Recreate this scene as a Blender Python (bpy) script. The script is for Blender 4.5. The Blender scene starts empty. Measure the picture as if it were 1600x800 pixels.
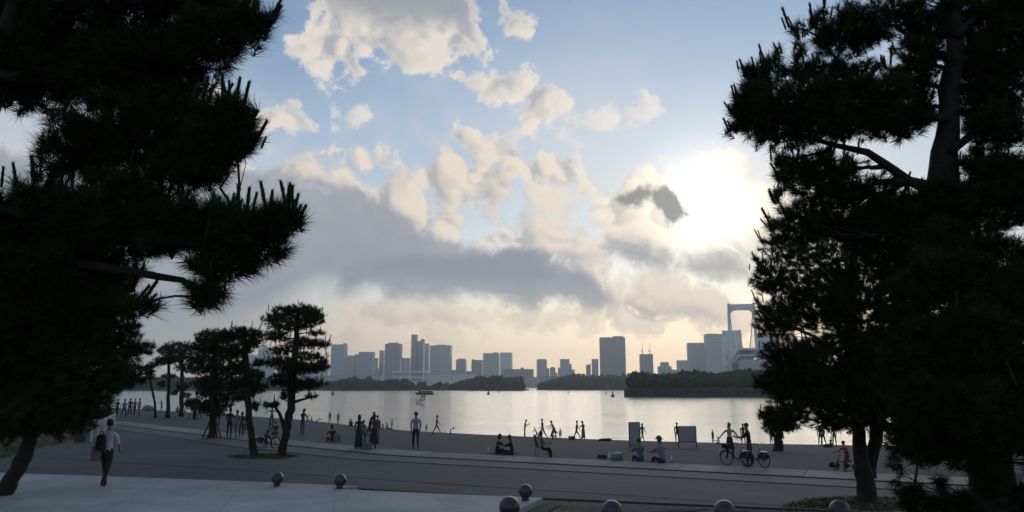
import bpy, bmesh, math, random
import numpy as np
from mathutils import Vector, Matrix
R = math.radians
scene = bpy.context.scene
col = scene.collection

# ------------------------------------------------------------------ camera
F, CX, CY, HOR = 1155.0, 800.0, 400.0, 604.0      # focal length and horizon, in units of the 1600 x 800 photograph
PITCH = math.atan((HOR - CY) / F)
CAM = Vector((0.0, 0.0, 2.8))
cd = bpy.data.cameras.new("camera"); cam = bpy.data.objects.new("camera", cd); col.objects.link(cam)
cd.sensor_width = 36.0; cd.lens = 36.0 * F / 1600.0; cd.clip_start = 0.05; cd.clip_end = 20000.0
cam.location = CAM; cam.rotation_euler = (R(90) + PITCH, 0, 0)
scene.camera = cam

def ray(x, y):
    p, q = (x - CX) / F, (CY - y) / F
    c, s = math.cos(PITCH), math.sin(PITCH)
    return Vector((p, c - q * s, s + q * c))
def at(x, y, depth):
    d = ray(x, y)
    return CAM + d * (depth / d.y)
def azel(x, y):
    d = ray(x, y).normalized()
    return math.degrees(math.atan2(d.x, d.y)), math.degrees(math.asin(d.z))

# ------------------------------------------------------------------ sun, exposure
SUN_AZ, SUN_EL = azel(1102, 320)
sl = bpy.data.lights.new("sun", 'SUN'); sun = bpy.data.objects.new("sun", sl); col.objects.link(sun)
sl.energy = 0.5; sl.angle = R(40); sl.color = (1.0, 0.90, 0.76)
sd = Vector((math.sin(R(SUN_AZ)) * math.cos(R(SUN_EL)), math.cos(R(SUN_AZ)) * math.cos(R(SUN_EL)), math.sin(R(SUN_EL))))
sun.rotation_euler = sd.to_track_quat('Z', 'Y').to_euler()
sun.location = (30, 60, 60)
vs = scene.view_settings
vs.view_transform = 'Standard'; vs.look = 'None'; vs.exposure = 0.0; vs.gamma = 1.0; vs.use_curve_mapping = False
scene.cycles.use_denoising = True
scene.cycles.max_bounces = 6; scene.cycles.diffuse_bounces = 2; scene.cycles.glossy_bounces = 3
scene.cycles.transmission_bounces = 3; scene.cycles.volume_bounces = 0
scene.cycles.use_adaptive_sampling = True; scene.cycles.adaptive_threshold = 0.01; scene.cycles.adaptive_min_samples = 12

# ------------------------------------------------------------------ sky
world = bpy.data.worlds.new("World"); scene.world = world; world.use_nodes = True
NT = world.node_tree; NT.nodes.clear()
class S:
    """a value in the node tree: operators on it add math nodes"""
    def __init__(s, o): s.o = o
    def __add__(a, b): return mth('ADD', a, b)
    def __radd__(a, b): return mth('ADD', b, a)
    def __sub__(a, b): return mth('SUBTRACT', a, b)
    def __rsub__(a, b): return mth('SUBTRACT', b, a)
    def __mul__(a, b): return mth('MULTIPLY', a, b)
    def __rmul__(a, b): return mth('MULTIPLY', b, a)
    def __truediv__(a, b): return mth('DIVIDE', a, b)
    def __neg__(a): return mth('MULTIPLY', a, -1.0)
def put(n, i, v):
    if isinstance(v, S): n.id_data.links.new(v.o, n.inputs[i])
    else: n.inputs[i].default_value = v
def mth(op, a, b=0.0, c=None, clamp=False):
    n = NT.nodes.new('ShaderNodeMath'); n.operation = op; n.use_clamp = clamp
    put(n, 0, a); put(n, 1, b)
    if c is not None: put(n, 2, c)
    return S(n.outputs[0])
def mn(a, b): return mth('MINIMUM', a, b)
def mx(a, b): return mth('MAXIMUM', a, b)
def smooth(e0, e1, x):
    n = NT.nodes.new('ShaderNodeMapRange'); n.interpolation_type = 'SMOOTHSTEP'
    put(n, 0, x); put(n, 1, e0); put(n, 2, e1); return S(n.outputs[0])
def mixc(f, a, b):
    n = NT.nodes.new('ShaderNodeMix'); n.data_type = 'RGBA'; n.clamp_factor = True
    put(n, 0, f)
    for i, v in ((6, a), (7, b)):
        if isinstance(v, S): NT.links.new(v.o, n.inputs[i])
        else: n.inputs[i].default_value = (*v, 1.0)
    return S(n.outputs[2])
def vec(op, a, b=None, scale=None):
    n = NT.nodes.new('ShaderNodeVectorMath'); n.operation = op
    put(n, 0, a)
    if b is not None: put(n, 1, b)
    if scale is not None: put(n, 3, scale)
    return n
def noise(v, scale, detail=4.0, rough=0.5, lac=2.0):
    n = NT.nodes.new('ShaderNodeTexNoise'); n.noise_dimensions = '3D'
    put(n, 'Vector', v); n.inputs['Scale'].default_value = scale; n.inputs['Detail'].default_value = detail
    n.inputs['Roughness'].default_value = rough; n.inputs['Lacunarity'].default_value = lac
    return n
def sep(o):
    n = NT.nodes.new('ShaderNodeSeparateXYZ'); NT.links.new(o, n.inputs[0]); return [S(x) for x in n.outputs]
def comb(x, y, z):
    n = NT.nodes.new('ShaderNodeCombineXYZ'); put(n, 0, x); put(n, 1, y); put(n, 2, z); return S(n.outputs[0])

tc = NT.nodes.new('ShaderNodeTexCoord')
DIR = S(tc.outputs['Generated'])
dx, dy, dz = sep(DIR.o)
AZ = mth('ARCTAN2', dx, dy) * 57.29578
EL = mth('ARCSINE', dz) * 57.29578
dots = vec('DOT_PRODUCT', DIR, tuple(sd)); SANG = mth('ARCCOSINE', mn(S(dots.outputs['Value']), 0.99999)) * 57.29578

# shared turbulence: a broad one, a fine one, and the fine one read a little nearer the sun (relief shading)
nw = noise(DIR, 9.0, 3.0, 0.55); wx, wy, wz = sep(nw.outputs['Color'])
vw = vec('ADD', DIR, None); wv = vec('SUBTRACT', S(nw.outputs['Color']), (0.5, 0.5, 0.5)); ws = vec('SCALE', S(wv.outputs[0]), scale=0.028)
NT.links.new(ws.outputs[0], vw.inputs[1]); WD = S(vw.outputs[0])
def billow(v):
    n = NT.nodes.new('ShaderNodeTexNoise'); n.noise_dimensions = '3D'; n.noise_type = 'RIDGED_MULTIFRACTAL'; n.normalize = False
    put(n, 'Vector', v)
    for k, x in (('Scale', 17.0), ('Detail', 4.5), ('Roughness', 0.5), ('Lacunarity', 2.1), ('Offset', 1.0), ('Gain', 1.0)): n.inputs[k].default_value = x
    return 1.0 - S(n.outputs[0]) * 0.5
B0 = billow(WD)
sdv = vec('SUBTRACT', tuple(sd + Vector((0, 0, 0.12))), WD); sdn = vec('NORMALIZE', S(sdv.outputs[0]))
sds = vec('SCALE', S(sdn.outputs[0]), scale=0.012); vb = vec('ADD', WD, S(sds.outputs[0]))
B1 = billow(S(vb.outputs[0]))
nf = noise(WD, 26.0, 8.0, 0.68); FN = S(nf.outputs[0])
nl = noise(DIR, 3.2, 3.0, 0.5); LN = S(nl.outputs[0])
RELIEF = (B0 - B1)                                      # > 0 on the side of a billow that faces the sun
EDGE = (B0 - 0.52) * 2.6 + (FN - 0.5) * 6.5 + 0.75             # degrees by which cloud edges are pushed in and out
AZW = AZ + (wx - 0.5) * 3.0; ELW = EL + (wy - 0.5) * 2.2

A0, A1, E0, E1 = -60.0, 60.0, -12.0, 48.0
_azn = (AZW - A0) / (A1 - A0); _azc = comb(_azn, _azn, _azn)
def cloud(pts):
    """mask in degrees, > 0 inside: pts = (x, y top, y bottom) across the cloud, in photograph pixels"""
    n = NT.nodes.new('ShaderNodeRGBCurve'); NT.links.new(_azc.o, n.inputs['Color'])
    tops, bots = [], []
    for x, yt, yb in pts:
        a, et = azel(x, yt); a2, eb = azel(x, yb); a = (a + a2) / 2
        tops.append((a, et)); bots.append((a, eb))
    for lst, sgn in ((tops, -1), (bots, 1)):
        e0 = (tops[0][1] + bots[0][1]) / 2 if lst is bots else (lst[0][1] + bots[0][1]) / 2
        lst.insert(0, (lst[0][0] - 1.2, lst[0][1] + sgn * 1.5)); lst.insert(0, (lst[0][0] - 2.5, lst[0][1] + sgn * 6))
        lst.append((lst[-1][0] + 1.2, lst[-1][1] + sgn * 1.5)); lst.append((lst[-1][0] + 2.5, lst[-1][1] + sgn * 6))
    m = n.mapping
    for ci, lst in ((0, tops), (1, bots)):
        c = m.curves[ci]
        P = [((a - A0) / (A1 - A0), min(max((e - E0) / (E1 - E0), 0), 1)) for a, e in lst]
        P = [(min(max(x, 0.001), 0.999), y) for x, y in P]
        c.points[0].location = P[0]; c.points[1].location = P[-1]
        for p in P[1:-1]: c.points.new(*p)
        for p in c.points: p.handle_type = 'AUTO_CLAMPED'
    m.update()
    s = NT.nodes.new('ShaderNodeSeparateColor'); NT.links.new(n.outputs[0], s.inputs[0])
    t, b = S(s.outputs[0]) * (E1 - E0) + E0, S(s.outputs[1]) * (E1 - E0) + E0
    return mn(t - ELW, ELW - b)

# fair-weather cumulus, lit
cumulus = [
 [(462,60,92),(480,22,100),(498,8,110),(530,25,118),(562,95,120)],
 [(540,-60,70),(570,-90,86),(605,-95,92),(640,-95,102),(685,-90,106),(720,-50,94),(742,20,78)],
 [(800,22,58),(822,22,62)],
 [(728,112,138),(765,106,148),(800,118,162),(830,114,198),(855,125,205),(872,150,182)],
 [(300,150,225),(380,170,215),(440,152,202),(470,165,216),(490,190,220)],
 [(700,208,226),(740,205,246),(800,212,262),(840,238,290),(880,240,306),(915,265,312),(940,285,312)],
 [(515,222,242),(545,228,250),(580,232,270),(618,245,280)],
 [(668,262,310),(700,250,335),(740,245,345),(790,275,318)],
 [(590,290,330),(640,300,350),(690,310,372),(740,340,392),(800,352,400),(850,362,410),(900,365,430),(940,400,470),(962,430,492)],
 [(380,245,290),(450,252,290),(520,280,310),(560,295,330)],
]
lit = [ [(950,292,372),(1000,268,400),(1050,258,405),(1100,262,405),(1150,262,408),(1200,275,405),(1260,290,400),(1330,310,400),(1450,330,400)],
        [(960,420,500),(1000,430,500),(1060,445,480),(1120,455,490)] ]
wisps = [ [(882,192,208),(925,186,200),(965,176,194),(1000,164,188),(1022,166,180)], [(520,178,192),(560,182,190)] ]
grey = [
 [(-260,200,600),(0,215,600),(200,235,600),(380,252,590),(440,258,540),(480,272,490),(520,282,478),(560,292,470),(600,318,464),(650,340,462),(700,358,470),(760,376,477),(820,384,482),(880,392,482),(925,425,482),(955,462,480)],
 [(955,372,395),(985,365,412),(1030,384,432),(1080,390,442),(1130,380,452),(1180,400,458),(1240,410,470)],
]
shred = [ [(958,306,320),(990,303,322),(1012,292,320),(1030,288,332),(1052,300,352),(1070,320,346)] ]
low = [ [(540,476,500),(620,470,512),(700,478,520),(800,486,512),(880,482,520),(960,470,508),(1020,462,512),(1090,470,505),(1150,480,500)],
        [(480,500,535),(540,506,540)] ]
def allof(cl):
    m = cloud(cl[0])
    for c in cl[1:]: m = mx(m, cloud(c))
    return m
mc = allof(cumulus)
# beyond the frame the same kind of broken cumulus goes on
GEN = smooth(40.0, 50.0, mx(mth('ABSOLUTE', AZ), EL + 9.0))
mg = (LN - 0.56) * 34.0 - mth('ABSOLUTE', GEN - 1.0) * 20.0
mc = mx(mc, mg)
ml = allof(lit); mw = allof(wisps); mgr = allof(grey); ms = allof(shred); mlow = allof(low)

SG = mth('EXPONENT', SANG * SANG * (-1.0 / 11.5))       # close round the sun
SW = mth('EXPONENT', SANG * (-1.0 / 11.0))              # wide aureole
K = 10.0                                                # the Background runs at strength 0.1
def C(r, g, b): return (r * K, g * K, b * K)

sky = NT.nodes.new('ShaderNodeTexSky'); sky.sky_type = 'NISHITA'; sky.sun_disc = False
sky.sun_elevation = R(SUN_EL); sky.sun_rotation = R(SUN_AZ)
sky.air_density = 1.0; sky.dust_density = 0.1; sky.ozone_density = 1.6; sky.altitude = 0
hs = NT.nodes.new('ShaderNodeHueSaturation'); NT.links.new(sky.outputs[0], hs.inputs['Color']); hs.inputs['Saturation'].default_value = 1.0
hs.inputs['Value'].default_value = 1.2
base = S(hs.outputs[0])
# milky air: warm and bright below the sun, greyer away from it
hz = mth('EXPONENT', mth('POWER', mx(EL, 0.0) / 9.5, 1.7) * -1.0)
hcol = mixc(mth('EXPONENT', mth('POWER', mth('ABSOLUTE', AZ - SUN_AZ) / 32.0, 2.0) * -1.0), C(0.27, 0.285, 0.325), C(1.30, 0.96, 0.64))
c = mixc(hz * 0.96, base, hcol)
veil = smooth(0.36, 0.66, LN + (FN - 0.5) * 0.25) * smooth(36.0, 16.0, EL) * 0.45 + smooth(27.0, 15.0, EL) * 0.30
c = mixc(veil * smooth(4.0, 12.0, EL), c, C(0.66, 0.68, 0.72))
def addglow(c, f, colr):
    n = NT.nodes.new('ShaderNodeMix'); n.data_type = 'RGBA'; n.blend_type = 'ADD'; n.clamp_factor = False
    put(n, 0, f); NT.links.new(c.o, n.inputs[6]); n.inputs[7].default_value = (*colr, 1); return S(n.outputs[2])
c = addglow(c, SW, C(0.17, 0.12, 0.05)); c = addglow(c, SG, C(0.62, 0.59, 0.52))
# cumulus
edge = EDGE
sh = mth('ADD', RELIEF * 2.4 + 0.58, (FN - 0.5) * 1.5 + (B0 - 0.5) * 0.5, clamp=True)
up = smooth(26.6, 28.9, EL + (wx - 0.5) * 3.0)          # the tall cloud is thick and dark towards its middle
sh = sh * (1.0 - up * 0.75)
cc = mixc(sh, C(0.42, 0.43, 0.46), C(0.80, 0.725, 0.635))
cc = addglow(cc, SG, C(1.0, 0.93, 0.80)); cc = addglow(cc, SW, C(0.22, 0.18, 0.12))
def lay(c, m, e, soft, colr, op=1.0):
    a = smooth(-0.15, soft, m + e) * op
    return mixc(a, c, colr)
mce = mc + edge * 1.05 - 0.42
rim = smooth(1.5, 0.1, mce) * 0.55
cc = mixc(rim, cc, addglow(S(mixc(0.0, C(0.95, 0.89, 0.80), C(0, 0, 0)).o), SG, C(0.8, 0.72, 0.6)))
cc = mixc(up * smooth(0.6, 2.2, mce) * 0.85, cc, C(0.33, 0.345, 0.385))
c = mixc(smooth(-0.15, 0.95, mce) * 0.95, c, cc)
c = lay(c, mw, edge * 0.9, 1.2, cc, 0.75)
lc = mixc(sh, C(0.56, 0.53, 0.48), C(0.92, 0.85, 0.73))
lc = addglow(lc, SG, C(0.95, 0.92, 0.84)); lc = addglow(lc, SW, C(0.18, 0.13, 0.05))
c = lay(c, ml, edge * 1.1, 1.8, lc, 0.95)
c = lay(c, mlow, edge * 0.9, 1.4, mixc(sh, C(0.56, 0.47, 0.40), C(0.86, 0.71, 0.55)), 0.6)
mid = cloud([(420,215,420),(520,215,430),(620,220,440),(700,200,470),(800,215,500),(900,270,520),(1000,330,520),(1120,380,520)])
ma = smooth(0.0, 5.0, mid + EDGE * 1.2) * smooth(0.42, 0.62, FN * 0.6 + B0 * 0.25 + wz * 0.25)
c = mixc(ma * 0.55, c, mixc(sh, C(0.48, 0.465, 0.46), C(0.83, 0.70, 0.555)))
# grey banks with a bright hem
gm = mgr + edge * 0.40 + 0.1
hem = smooth(1.5, 0.1, gm) * smooth(8.0, 11.0, EL) * smooth(0.25, 0.65, sh) * 0.9
gcol = mixc(smooth(-25.0, 20.0, AZ + (LN - 0.5) * 20.0), C(0.285, 0.312, 0.365), C(0.37, 0.37, 0.385))
gcol = mixc(smooth(0.35, 0.65, wy) * 0.22 + smooth(0.3, 0.8, B0) * 0.10, gcol, C(0.50, 0.50, 0.52))
gcol = mixc(smooth(11.5, 8.0, EL + (wz - 0.5) * 2.5) * smooth(-22.0, -10.0, AZ) * 0.45, gcol, C(0.25, 0.275, 0.33))
gcol = mixc(hem, gcol, C(0.95, 0.87, 0.75)); gcol = addglow(gcol, SG, C(0.3, 0.27, 0.22))
c = mixc(smooth(-0.2, 1.6 + smooth(11.0, 5.0, EL) * 5.0, gm) * 0.92, c, gcol)
sm = ms + (FN - 0.5) * 3.2 + (B0 - 0.52) * 0.8 + 0.22
bnd = cloud([(540,428,462),(620,408,462),(700,394,468),(780,390,478),(860,392,482),(925,420,484),(958,456,482)]) + edge * 0.32 + 0.25
bcol = mixc(smooth(1.3, 0.0, bnd) * smooth(9.0, 11.5, EL + AZ * 0.05) * smooth(0.3, 0.7, sh), C(0.255, 0.285, 0.345), C(0.85, 0.78, 0.68))
c = mixc(smooth(-0.1, 1.5, bnd) * 0.8, c, bcol)
c = mixc(smooth(-0.1, 0.8, sm) * 0.92, c, mixc(smooth(0.9, 0.0, sm), C(0.27, 0.265, 0.27), C(0.62, 0.57, 0.49)))
bg = NT.nodes.new('ShaderNodeBackground'); bg.inputs['Strength'].default_value = 0.1
NT.links.new(c.o, bg.inputs['Color'])
wo = NT.nodes.new('ShaderNodeOutputWorld'); NT.links.new(bg.outputs[0], wo.inputs[0])
world.cycles.sampling_method = 'MANUAL'; world.cycles.sample_map_resolution = 512

# ------------------------------------------------------------------ helpers
rng = np.random.default_rng(7); random.seed(7)
def tag(o, label=None, cat=None, group=None, kind=None):
    for k, v in (("label", label), ("category", cat), ("group", group), ("kind", kind)):
        if v: o[k] = v
    return o
def link(name, me, mat=None, parent=None, loc=None):
    o = bpy.data.objects.new(name, me); col.objects.link(o)
    if mat is not None and me is not None and len(me.materials) == 0: me.materials.append(mat)
    if parent is not None: o.parent = parent
    if loc is not None: o.location = loc
    return o
def empty(name, loc=(0, 0, 0), rz=0.0, label=None, cat=None, group=None, kind=None):
    o = bpy.data.objects.new(name, None); col.objects.link(o)
    o.location = loc; o.rotation_euler = (0, 0, rz); o.empty_display_size = 0.2
    return tag(o, label, cat, group, kind)
def copy_tree(o, parent=None):
    c = o.copy(); col.objects.link(c); c.parent = parent
    for ch in list(o.children): copy_tree(ch, c)
    return c
class MB:
    """collects shapes into one mesh"""
    def __init__(s): s.v, s.f, s.smooth = [], [], []
    def add(s, vs, fs, smooth=False):
        b = len(s.v); s.v += [tuple(v) for v in vs]; s.f += [tuple(i + b for i in f) for f in fs]; s.smooth += [smooth] * len(fs); return s
    def box(s, c, d, rz=0.0, taper=1.0):
        cs, sn = math.cos(rz), math.sin(rz); vs = []
        for z in (-1, 1):
            k = taper if z > 0 else 1.0
            for x, y in ((-1, -1), (1, -1), (1, 1), (-1, 1)):
                px, py = x * d[0] / 2 * k, y * d[1] / 2 * k
                vs.append((c[0] + px * cs - py * sn, c[1] + px * sn + py * cs, c[2] + z * d[2] / 2))
        return s.add(vs, [(3, 2, 1, 0), (4, 5, 6, 7), (0, 1, 5, 4), (1, 2, 6, 5), (2, 3, 7, 6), (3, 0, 4, 7)])
    def tube(s, pts, rad, n=8, cap=True):
        pts = [Vector(p) for p in pts]; m = len(pts)
        if not hasattr(rad, '__len__'): rad = [rad] * m
        vs, fs = [], []; side = None
        for i, p in enumerate(pts):
            t = (pts[min(i + 1, m - 1)] - pts[max(i - 1, 0)]).normalized()
            if side is None: side = t.orthogonal().normalized()
            side = (side - t * side.dot(t))
            side = side.normalized() if side.length > 1e-6 else t.orthogonal().normalized()
            b = t.cross(side)
            for k in range(n):
                a = 2 * math.pi * k / n
                vs.append(p + (side * math.cos(a) + b * math.sin(a)) * rad[i])
        for i in range(m - 1):
            for k in range(n): fs.append((i * n + k, i * n + (k + 1) % n, (i + 1) * n + (k + 1) % n, (i + 1) * n + k))
        s.add(vs, fs, True)
        if cap:
            b = len(s.v) - m * n
            s.f += [tuple(b + k for k in range(n))[::-1], tuple(b + (m - 1) * n + k for k in range(n))]; s.smooth += [False, False]
        return s
    def lathe(s, c, prof, n=16, sx=1.0, sy=1.0, cap=True):
        vs, fs = [], []
        for r, z in prof:
            for k in range(n):
                a = 2 * math.pi * k / n; vs.append((c[0] + r * math.cos(a) * sx, c[1] + r * math.sin(a) * sy, c[2] + z))
        m = len(prof)
        for i in range(m - 1):
            for k in range(n): fs.append((i * n + k, i * n + (k + 1) % n, (i + 1) * n + (k + 1) % n, (i + 1) * n + k))
        s.add(vs, fs, True)
        if cap:
            b = len(s.v) - m * n
            s.f += [tuple(b + k for k in range(n))[::-1], tuple(b + (m - 1) * n + k for k in range(n))]; s.smooth += [False, False]
        return s
    def torus(s, c, R0, r, axis=(1, 0, 0), n=20, m=6):
        ax = Vector(axis).normalized(); e1 = ax.orthogonal().normalized(); e2 = ax.cross(e1); c = Vector(c); vs, fs = [], []
        for i in range(n):
            a = 2 * math.pi * i / n; d = e1 * math.cos(a) + e2 * math.sin(a)
            for k in range(m):
                b = 2 * math.pi * k / m; vs.append(c + d * (R0 + r * math.cos(b)) + ax * r * math.sin(b))
        for i in range(n):
            for k in range(m): fs.append((i * m + k, ((i + 1) % n) * m + k, ((i + 1) % n) * m + (k + 1) % m, i * m + (k + 1) % m))
        return s.add(vs, fs, True)
    def ball(s, c, d, n=12, m=8):
        prof = [(max(math.sin(math.pi * i / m), 0.02) * 1.0, -math.cos(math.pi * i / m)) for i in range(m + 1)]
        vs, fs = [], []
        for r, z in prof:
            for k in range(n):
                a = 2 * math.pi * k / n; vs.append((c[0] + r * math.cos(a) * d[0], c[1] + r * math.sin(a) * d[1], c[2] + z * d[2]))
        for i in range(m):
            for k in range(n): fs.append((i * n + k, i * n + (k + 1) % n, (i + 1) * n + (k + 1) % n, (i + 1) * n + k))
        return s.add(vs, fs, True)
    def mesh(s, name):
        me = bpy.data.meshes.new(name); me.from_pydata(s.v, [], s.f)
        me.polygons.foreach_set("use_smooth", s.smooth); me.update(); return me
    def build(s, name, mat=None, parent=None, loc=None): return link(name, s.mesh(name), mat, parent, loc)
def bevel(o, w, seg=2):
    b = o.modifiers.new("bevel", 'BEVEL'); b.width = w; b.segments = seg; b.limit_method = 'ANGLE'; return o

# ------------------------------------------------------------------ materials
MATS = {}
def mat(name, color, rough=0.8, var=0.0, scale=3.0, bump=0.0, bscale=40.0, metal=0.0, color2=None, spec=0.35, emit=None):
    if name in MATS: return MATS[name]
    m = bpy.data.materials.new(name); m.use_nodes = True; nt = m.node_tree; p = nt.nodes['Principled BSDF']
    p.inputs['Roughness'].default_value = rough; p.inputs['Metallic'].default_value = metal
    p.inputs['Specular IOR Level'].default_value = spec
    p.inputs['Base Color'].default_value = (*color, 1)
    t = nt.nodes.new('ShaderNodeTexCoord')
    if var > 0 or color2:
        n = nt.nodes.new('ShaderNodeTexNoise'); n.inputs['Scale'].default_value = scale; n.inputs['Detail'].default_value = 6; n.inputs['Roughness'].default_value = 0.62
        nt.links.new(t.outputs['Object'], n.inputs['Vector'])
        r = nt.nodes.new('ShaderNodeValToRGB'); nt.links.new(n.outputs[0], r.inputs[0])
        r.color_ramp.elements[0].position = 0.3; r.color_ramp.elements[1].position = 0.72
        c2 = color2 or tuple(min(1, c * (1 + var)) for c in color)
        r.color_ramp.elements[0].color = (*[c * (1 - var) for c in color], 1); r.color_ramp.elements[1].color = (*c2, 1)
        nt.links.new(r.outputs[0], p.inputs['Base Color'])
    if bump > 0:
        n2 = nt.nodes.new('ShaderNodeTexNoise'); n2.inputs['Scale'].default_value = bscale; n2.inputs['Detail'].default_value = 4
        nt.links.new(t.outputs['Object'], n2.inputs['Vector'])
        b = nt.nodes.new('ShaderNodeBump'); b.inputs['Strength'].default_value = bump; b.inputs['Distance'].default_value = 0.02
        nt.links.new(n2.outputs[0], b.inputs['Height']); nt.links.new(b.outputs[0], p.inputs['Normal'])
    MATS[name] = m; return m
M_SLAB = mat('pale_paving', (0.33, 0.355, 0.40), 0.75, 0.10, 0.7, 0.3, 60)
def joints(m, size, dark=0.62, width=0.012):
    nt = m.node_tree; p = nt.nodes['Principled BSDF']; src = p.inputs['Base Color'].links[0].from_socket
    t = nt.nodes.new('ShaderNodeTexCoord'); mp = nt.nodes.new('ShaderNodeMapping'); mp.inputs['Rotation'].default_value = (0, 0, R(-13)); nt.links.new(t.outputs['Object'], mp.inputs[0])
    b = nt.nodes.new('ShaderNodeTexBrick'); nt.links.new(mp.outputs[0], b.inputs['Vector']); b.inputs['Scale'].default_value = 1.0; b.inputs['Mortar Size'].default_value = width; b.inputs['Mortar Smooth'].default_value = 0.3
    b.inputs['Brick Width'].default_value = size; b.inputs['Row Height'].default_value = size; b.offset = 0.0
    b.inputs['Color1'].default_value = (1, 1, 1, 1); b.inputs['Color2'].default_value = (0.9, 0.9, 0.9, 1); b.inputs['Mortar'].default_value = (dark, dark, dark, 1)
    mu = nt.nodes.new('ShaderNodeMix'); mu.data_type = 'RGBA'; mu.blend_type = 'MULTIPLY'; mu.inputs[0].default_value = 1.0
    nt.links.new(src, mu.inputs[6]); nt.links.new(b.outputs['Color'], mu.inputs[7])
    n = nt.nodes.new('ShaderNodeTexNoise'); n.inputs['Scale'].default_value = 0.22; n.inputs['Detail'].default_value = 8; n.inputs['Roughness'].default_value = 0.7; nt.links.new(t.outputs['Object'], n.inputs['Vector'])
    r = nt.nodes.new('ShaderNodeMapRange'); nt.links.new(n.outputs[0], r.inputs[0]); r.inputs[1].default_value = 0.35; r.inputs[2].default_value = 0.65; r.inputs[3].default_value = 0.78; r.inputs[4].default_value = 1.1
    m2 = nt.nodes.new('ShaderNodeMix'); m2.data_type = 'RGBA'; m2.blend_type = 'MULTIPLY'; m2.inputs[0].default_value = 1.0
    nt.links.new(mu.outputs[2], m2.inputs[6]); nt.links.new(r.outputs[0], m2.inputs[7]); nt.links.new(m2.outputs[2], p.inputs['Base Color'])
joints(M_SLAB, 2.4)
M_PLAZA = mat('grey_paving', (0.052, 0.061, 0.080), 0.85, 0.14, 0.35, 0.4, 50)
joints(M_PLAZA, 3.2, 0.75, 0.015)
M_PROM = mat('promenade_paving', (0.19, 0.19, 0.195), 0.8, 0.12, 0.6, 0.3, 60)
M_PROMS = [mat('promenade_slab_%s' % k, c, 0.8, 0.16, 1.1, 0.3, 60) for k, c in (('worn', (0.17, 0.17, 0.175)), ('pale', (0.205, 0.205, 0.21)), ('grey', (0.15, 0.152, 0.16)))]
M_BAND = mat('promenade_edge_band', (0.08, 0.083, 0.094), 0.8, 0.10, 0.8, 0.3, 60)
M_KERB = mat('dark_kerb', (0.045, 0.048, 0.055), 0.8, 0.12, 3, 0.2, 40)
M_SAND = mat('sand', (0.046, 0.051, 0.063), 0.95, 0.22, 0.5, 1.0, 5)
M_EARTH = mat('bare_earth', (0.06, 0.059, 0.06), 0.95, 0.25, 0.9, 0.7, 18)
M_GRASS = mat('grass', (0.04, 0.055, 0.022), 0.9, 0.25, 2.0, 0.8, 30)
M_BARK = mat('pine_bark', (0.021, 0.018, 0.016), 0.95, 0.35, 9, 0.9, 16)
M_NEEDLE = mat('pine_needles', (0.026, 0.038, 0.019), 0.75, 0.2, 2, spec=0.04)
M_LEAF = mat('island_foliage', (0.03, 0.043, 0.022), 0.8, 0.3, 0.08, spec=0.1)
M_STONE = mat('sea_wall_stone', (0.04, 0.04, 0.04), 0.9, 0.25, 0.2, 0.5, 2)
M_GRANITE = mat('dark_granite', (0.035, 0.038, 0.045), 0.34, 0.2, 12, 0.1, 120, spec=0.5)
M_WHITE = mat('white_paint', (0.75, 0.76, 0.78), 0.5)
M_STEEL = mat('bridge_paint', (0.62, 0.66, 0.70), 0.55, 0.05, 0.05)
M_CABLE = mat('cable_paint', (0.3, 0.32, 0.35), 0.6)
M_DARKMETAL = mat('dark_metal', (0.03, 0.03, 0.033), 0.45, metal=0.6)
M_RUBBER = mat('black_rubber', (0.018, 0.018, 0.018), 0.8)

# ------------------------------------------------------------------ lie of the land: u runs along the shore, s seawards
UX, UY, NX, NY = -0.9, 0.436, 0.436, 0.9
def us(x, y): return UX * x + UY * y, NX * x + NY * y
def xy(u, s):
    det = UX * NY - UY * NX
    return (u * NY - s * UY) / det, (UX * s - NX * u) / det
WATER = -3.0
_pu = np.array([-200., -20, 0, 20, 30, 40, 60, 100, 170, 400]); _ps = np.array([28., 28, 28, 28.6, 31.5, 35.5, 43, 62, 90, 150])
_edge = []
for _x, _y in ((100, 635.5), (200, 640), (300, 645), (396, 651), (465, 655.5), (520, 661), (560, 666), (620, 671.5), (700, 677.5), (820, 683), (900, 686), (1000, 689.5), (1100, 692), (1240, 694.5), (1330, 696), (1500, 698)):
    _d = ray(_x, _y); _t = (WATER - CAM.z) / _d.z; _q = CAM + _d * _t; _edge.append(us(_q.x, _q.y))
_edge.sort(); _su = np.array([-300.] + [e[0] for e in _edge] + [_edge[-1][0] + 120]); _ss = np.array([_edge[0][1]] + [e[1] for e in _edge] + [_edge[-1][1] + 40])
def prom(u): return np.interp(u, _pu, _ps)                      # landward edge of the pale walk
def shore(u):
    return (np.interp(u - 3, _su, _ss) + np.interp(u, _su, _ss) + np.interp(u + 3, _su, _ss)) / 3
def zsoft(x, lo, hi): t = np.clip((x - lo) / (hi - lo), 0, 1); return t * t * (3 - 2 * t)
def height(x, y):
    u, s = us(x, y); p = prom(u) + 2.5; sh = shore(u); p = np.maximum(p, sh - 52)
    z = -0.3 * zsoft(s, 17, 28)
    t = (s - p) / (sh - p)
    z = z + np.where(t > 0, (WATER + 0.3) * np.where(t < 1, t * 0.55 + 0.45 * t * t, 1 + (t - 1) * 1.4), 0)
    z = z + 0.36 * zsoft(-np.asarray(y), -16.6, -14.0) * zsoft(x, -2.2, -0.6)
    return np.maximum(z, WATER - 1.2)
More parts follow.
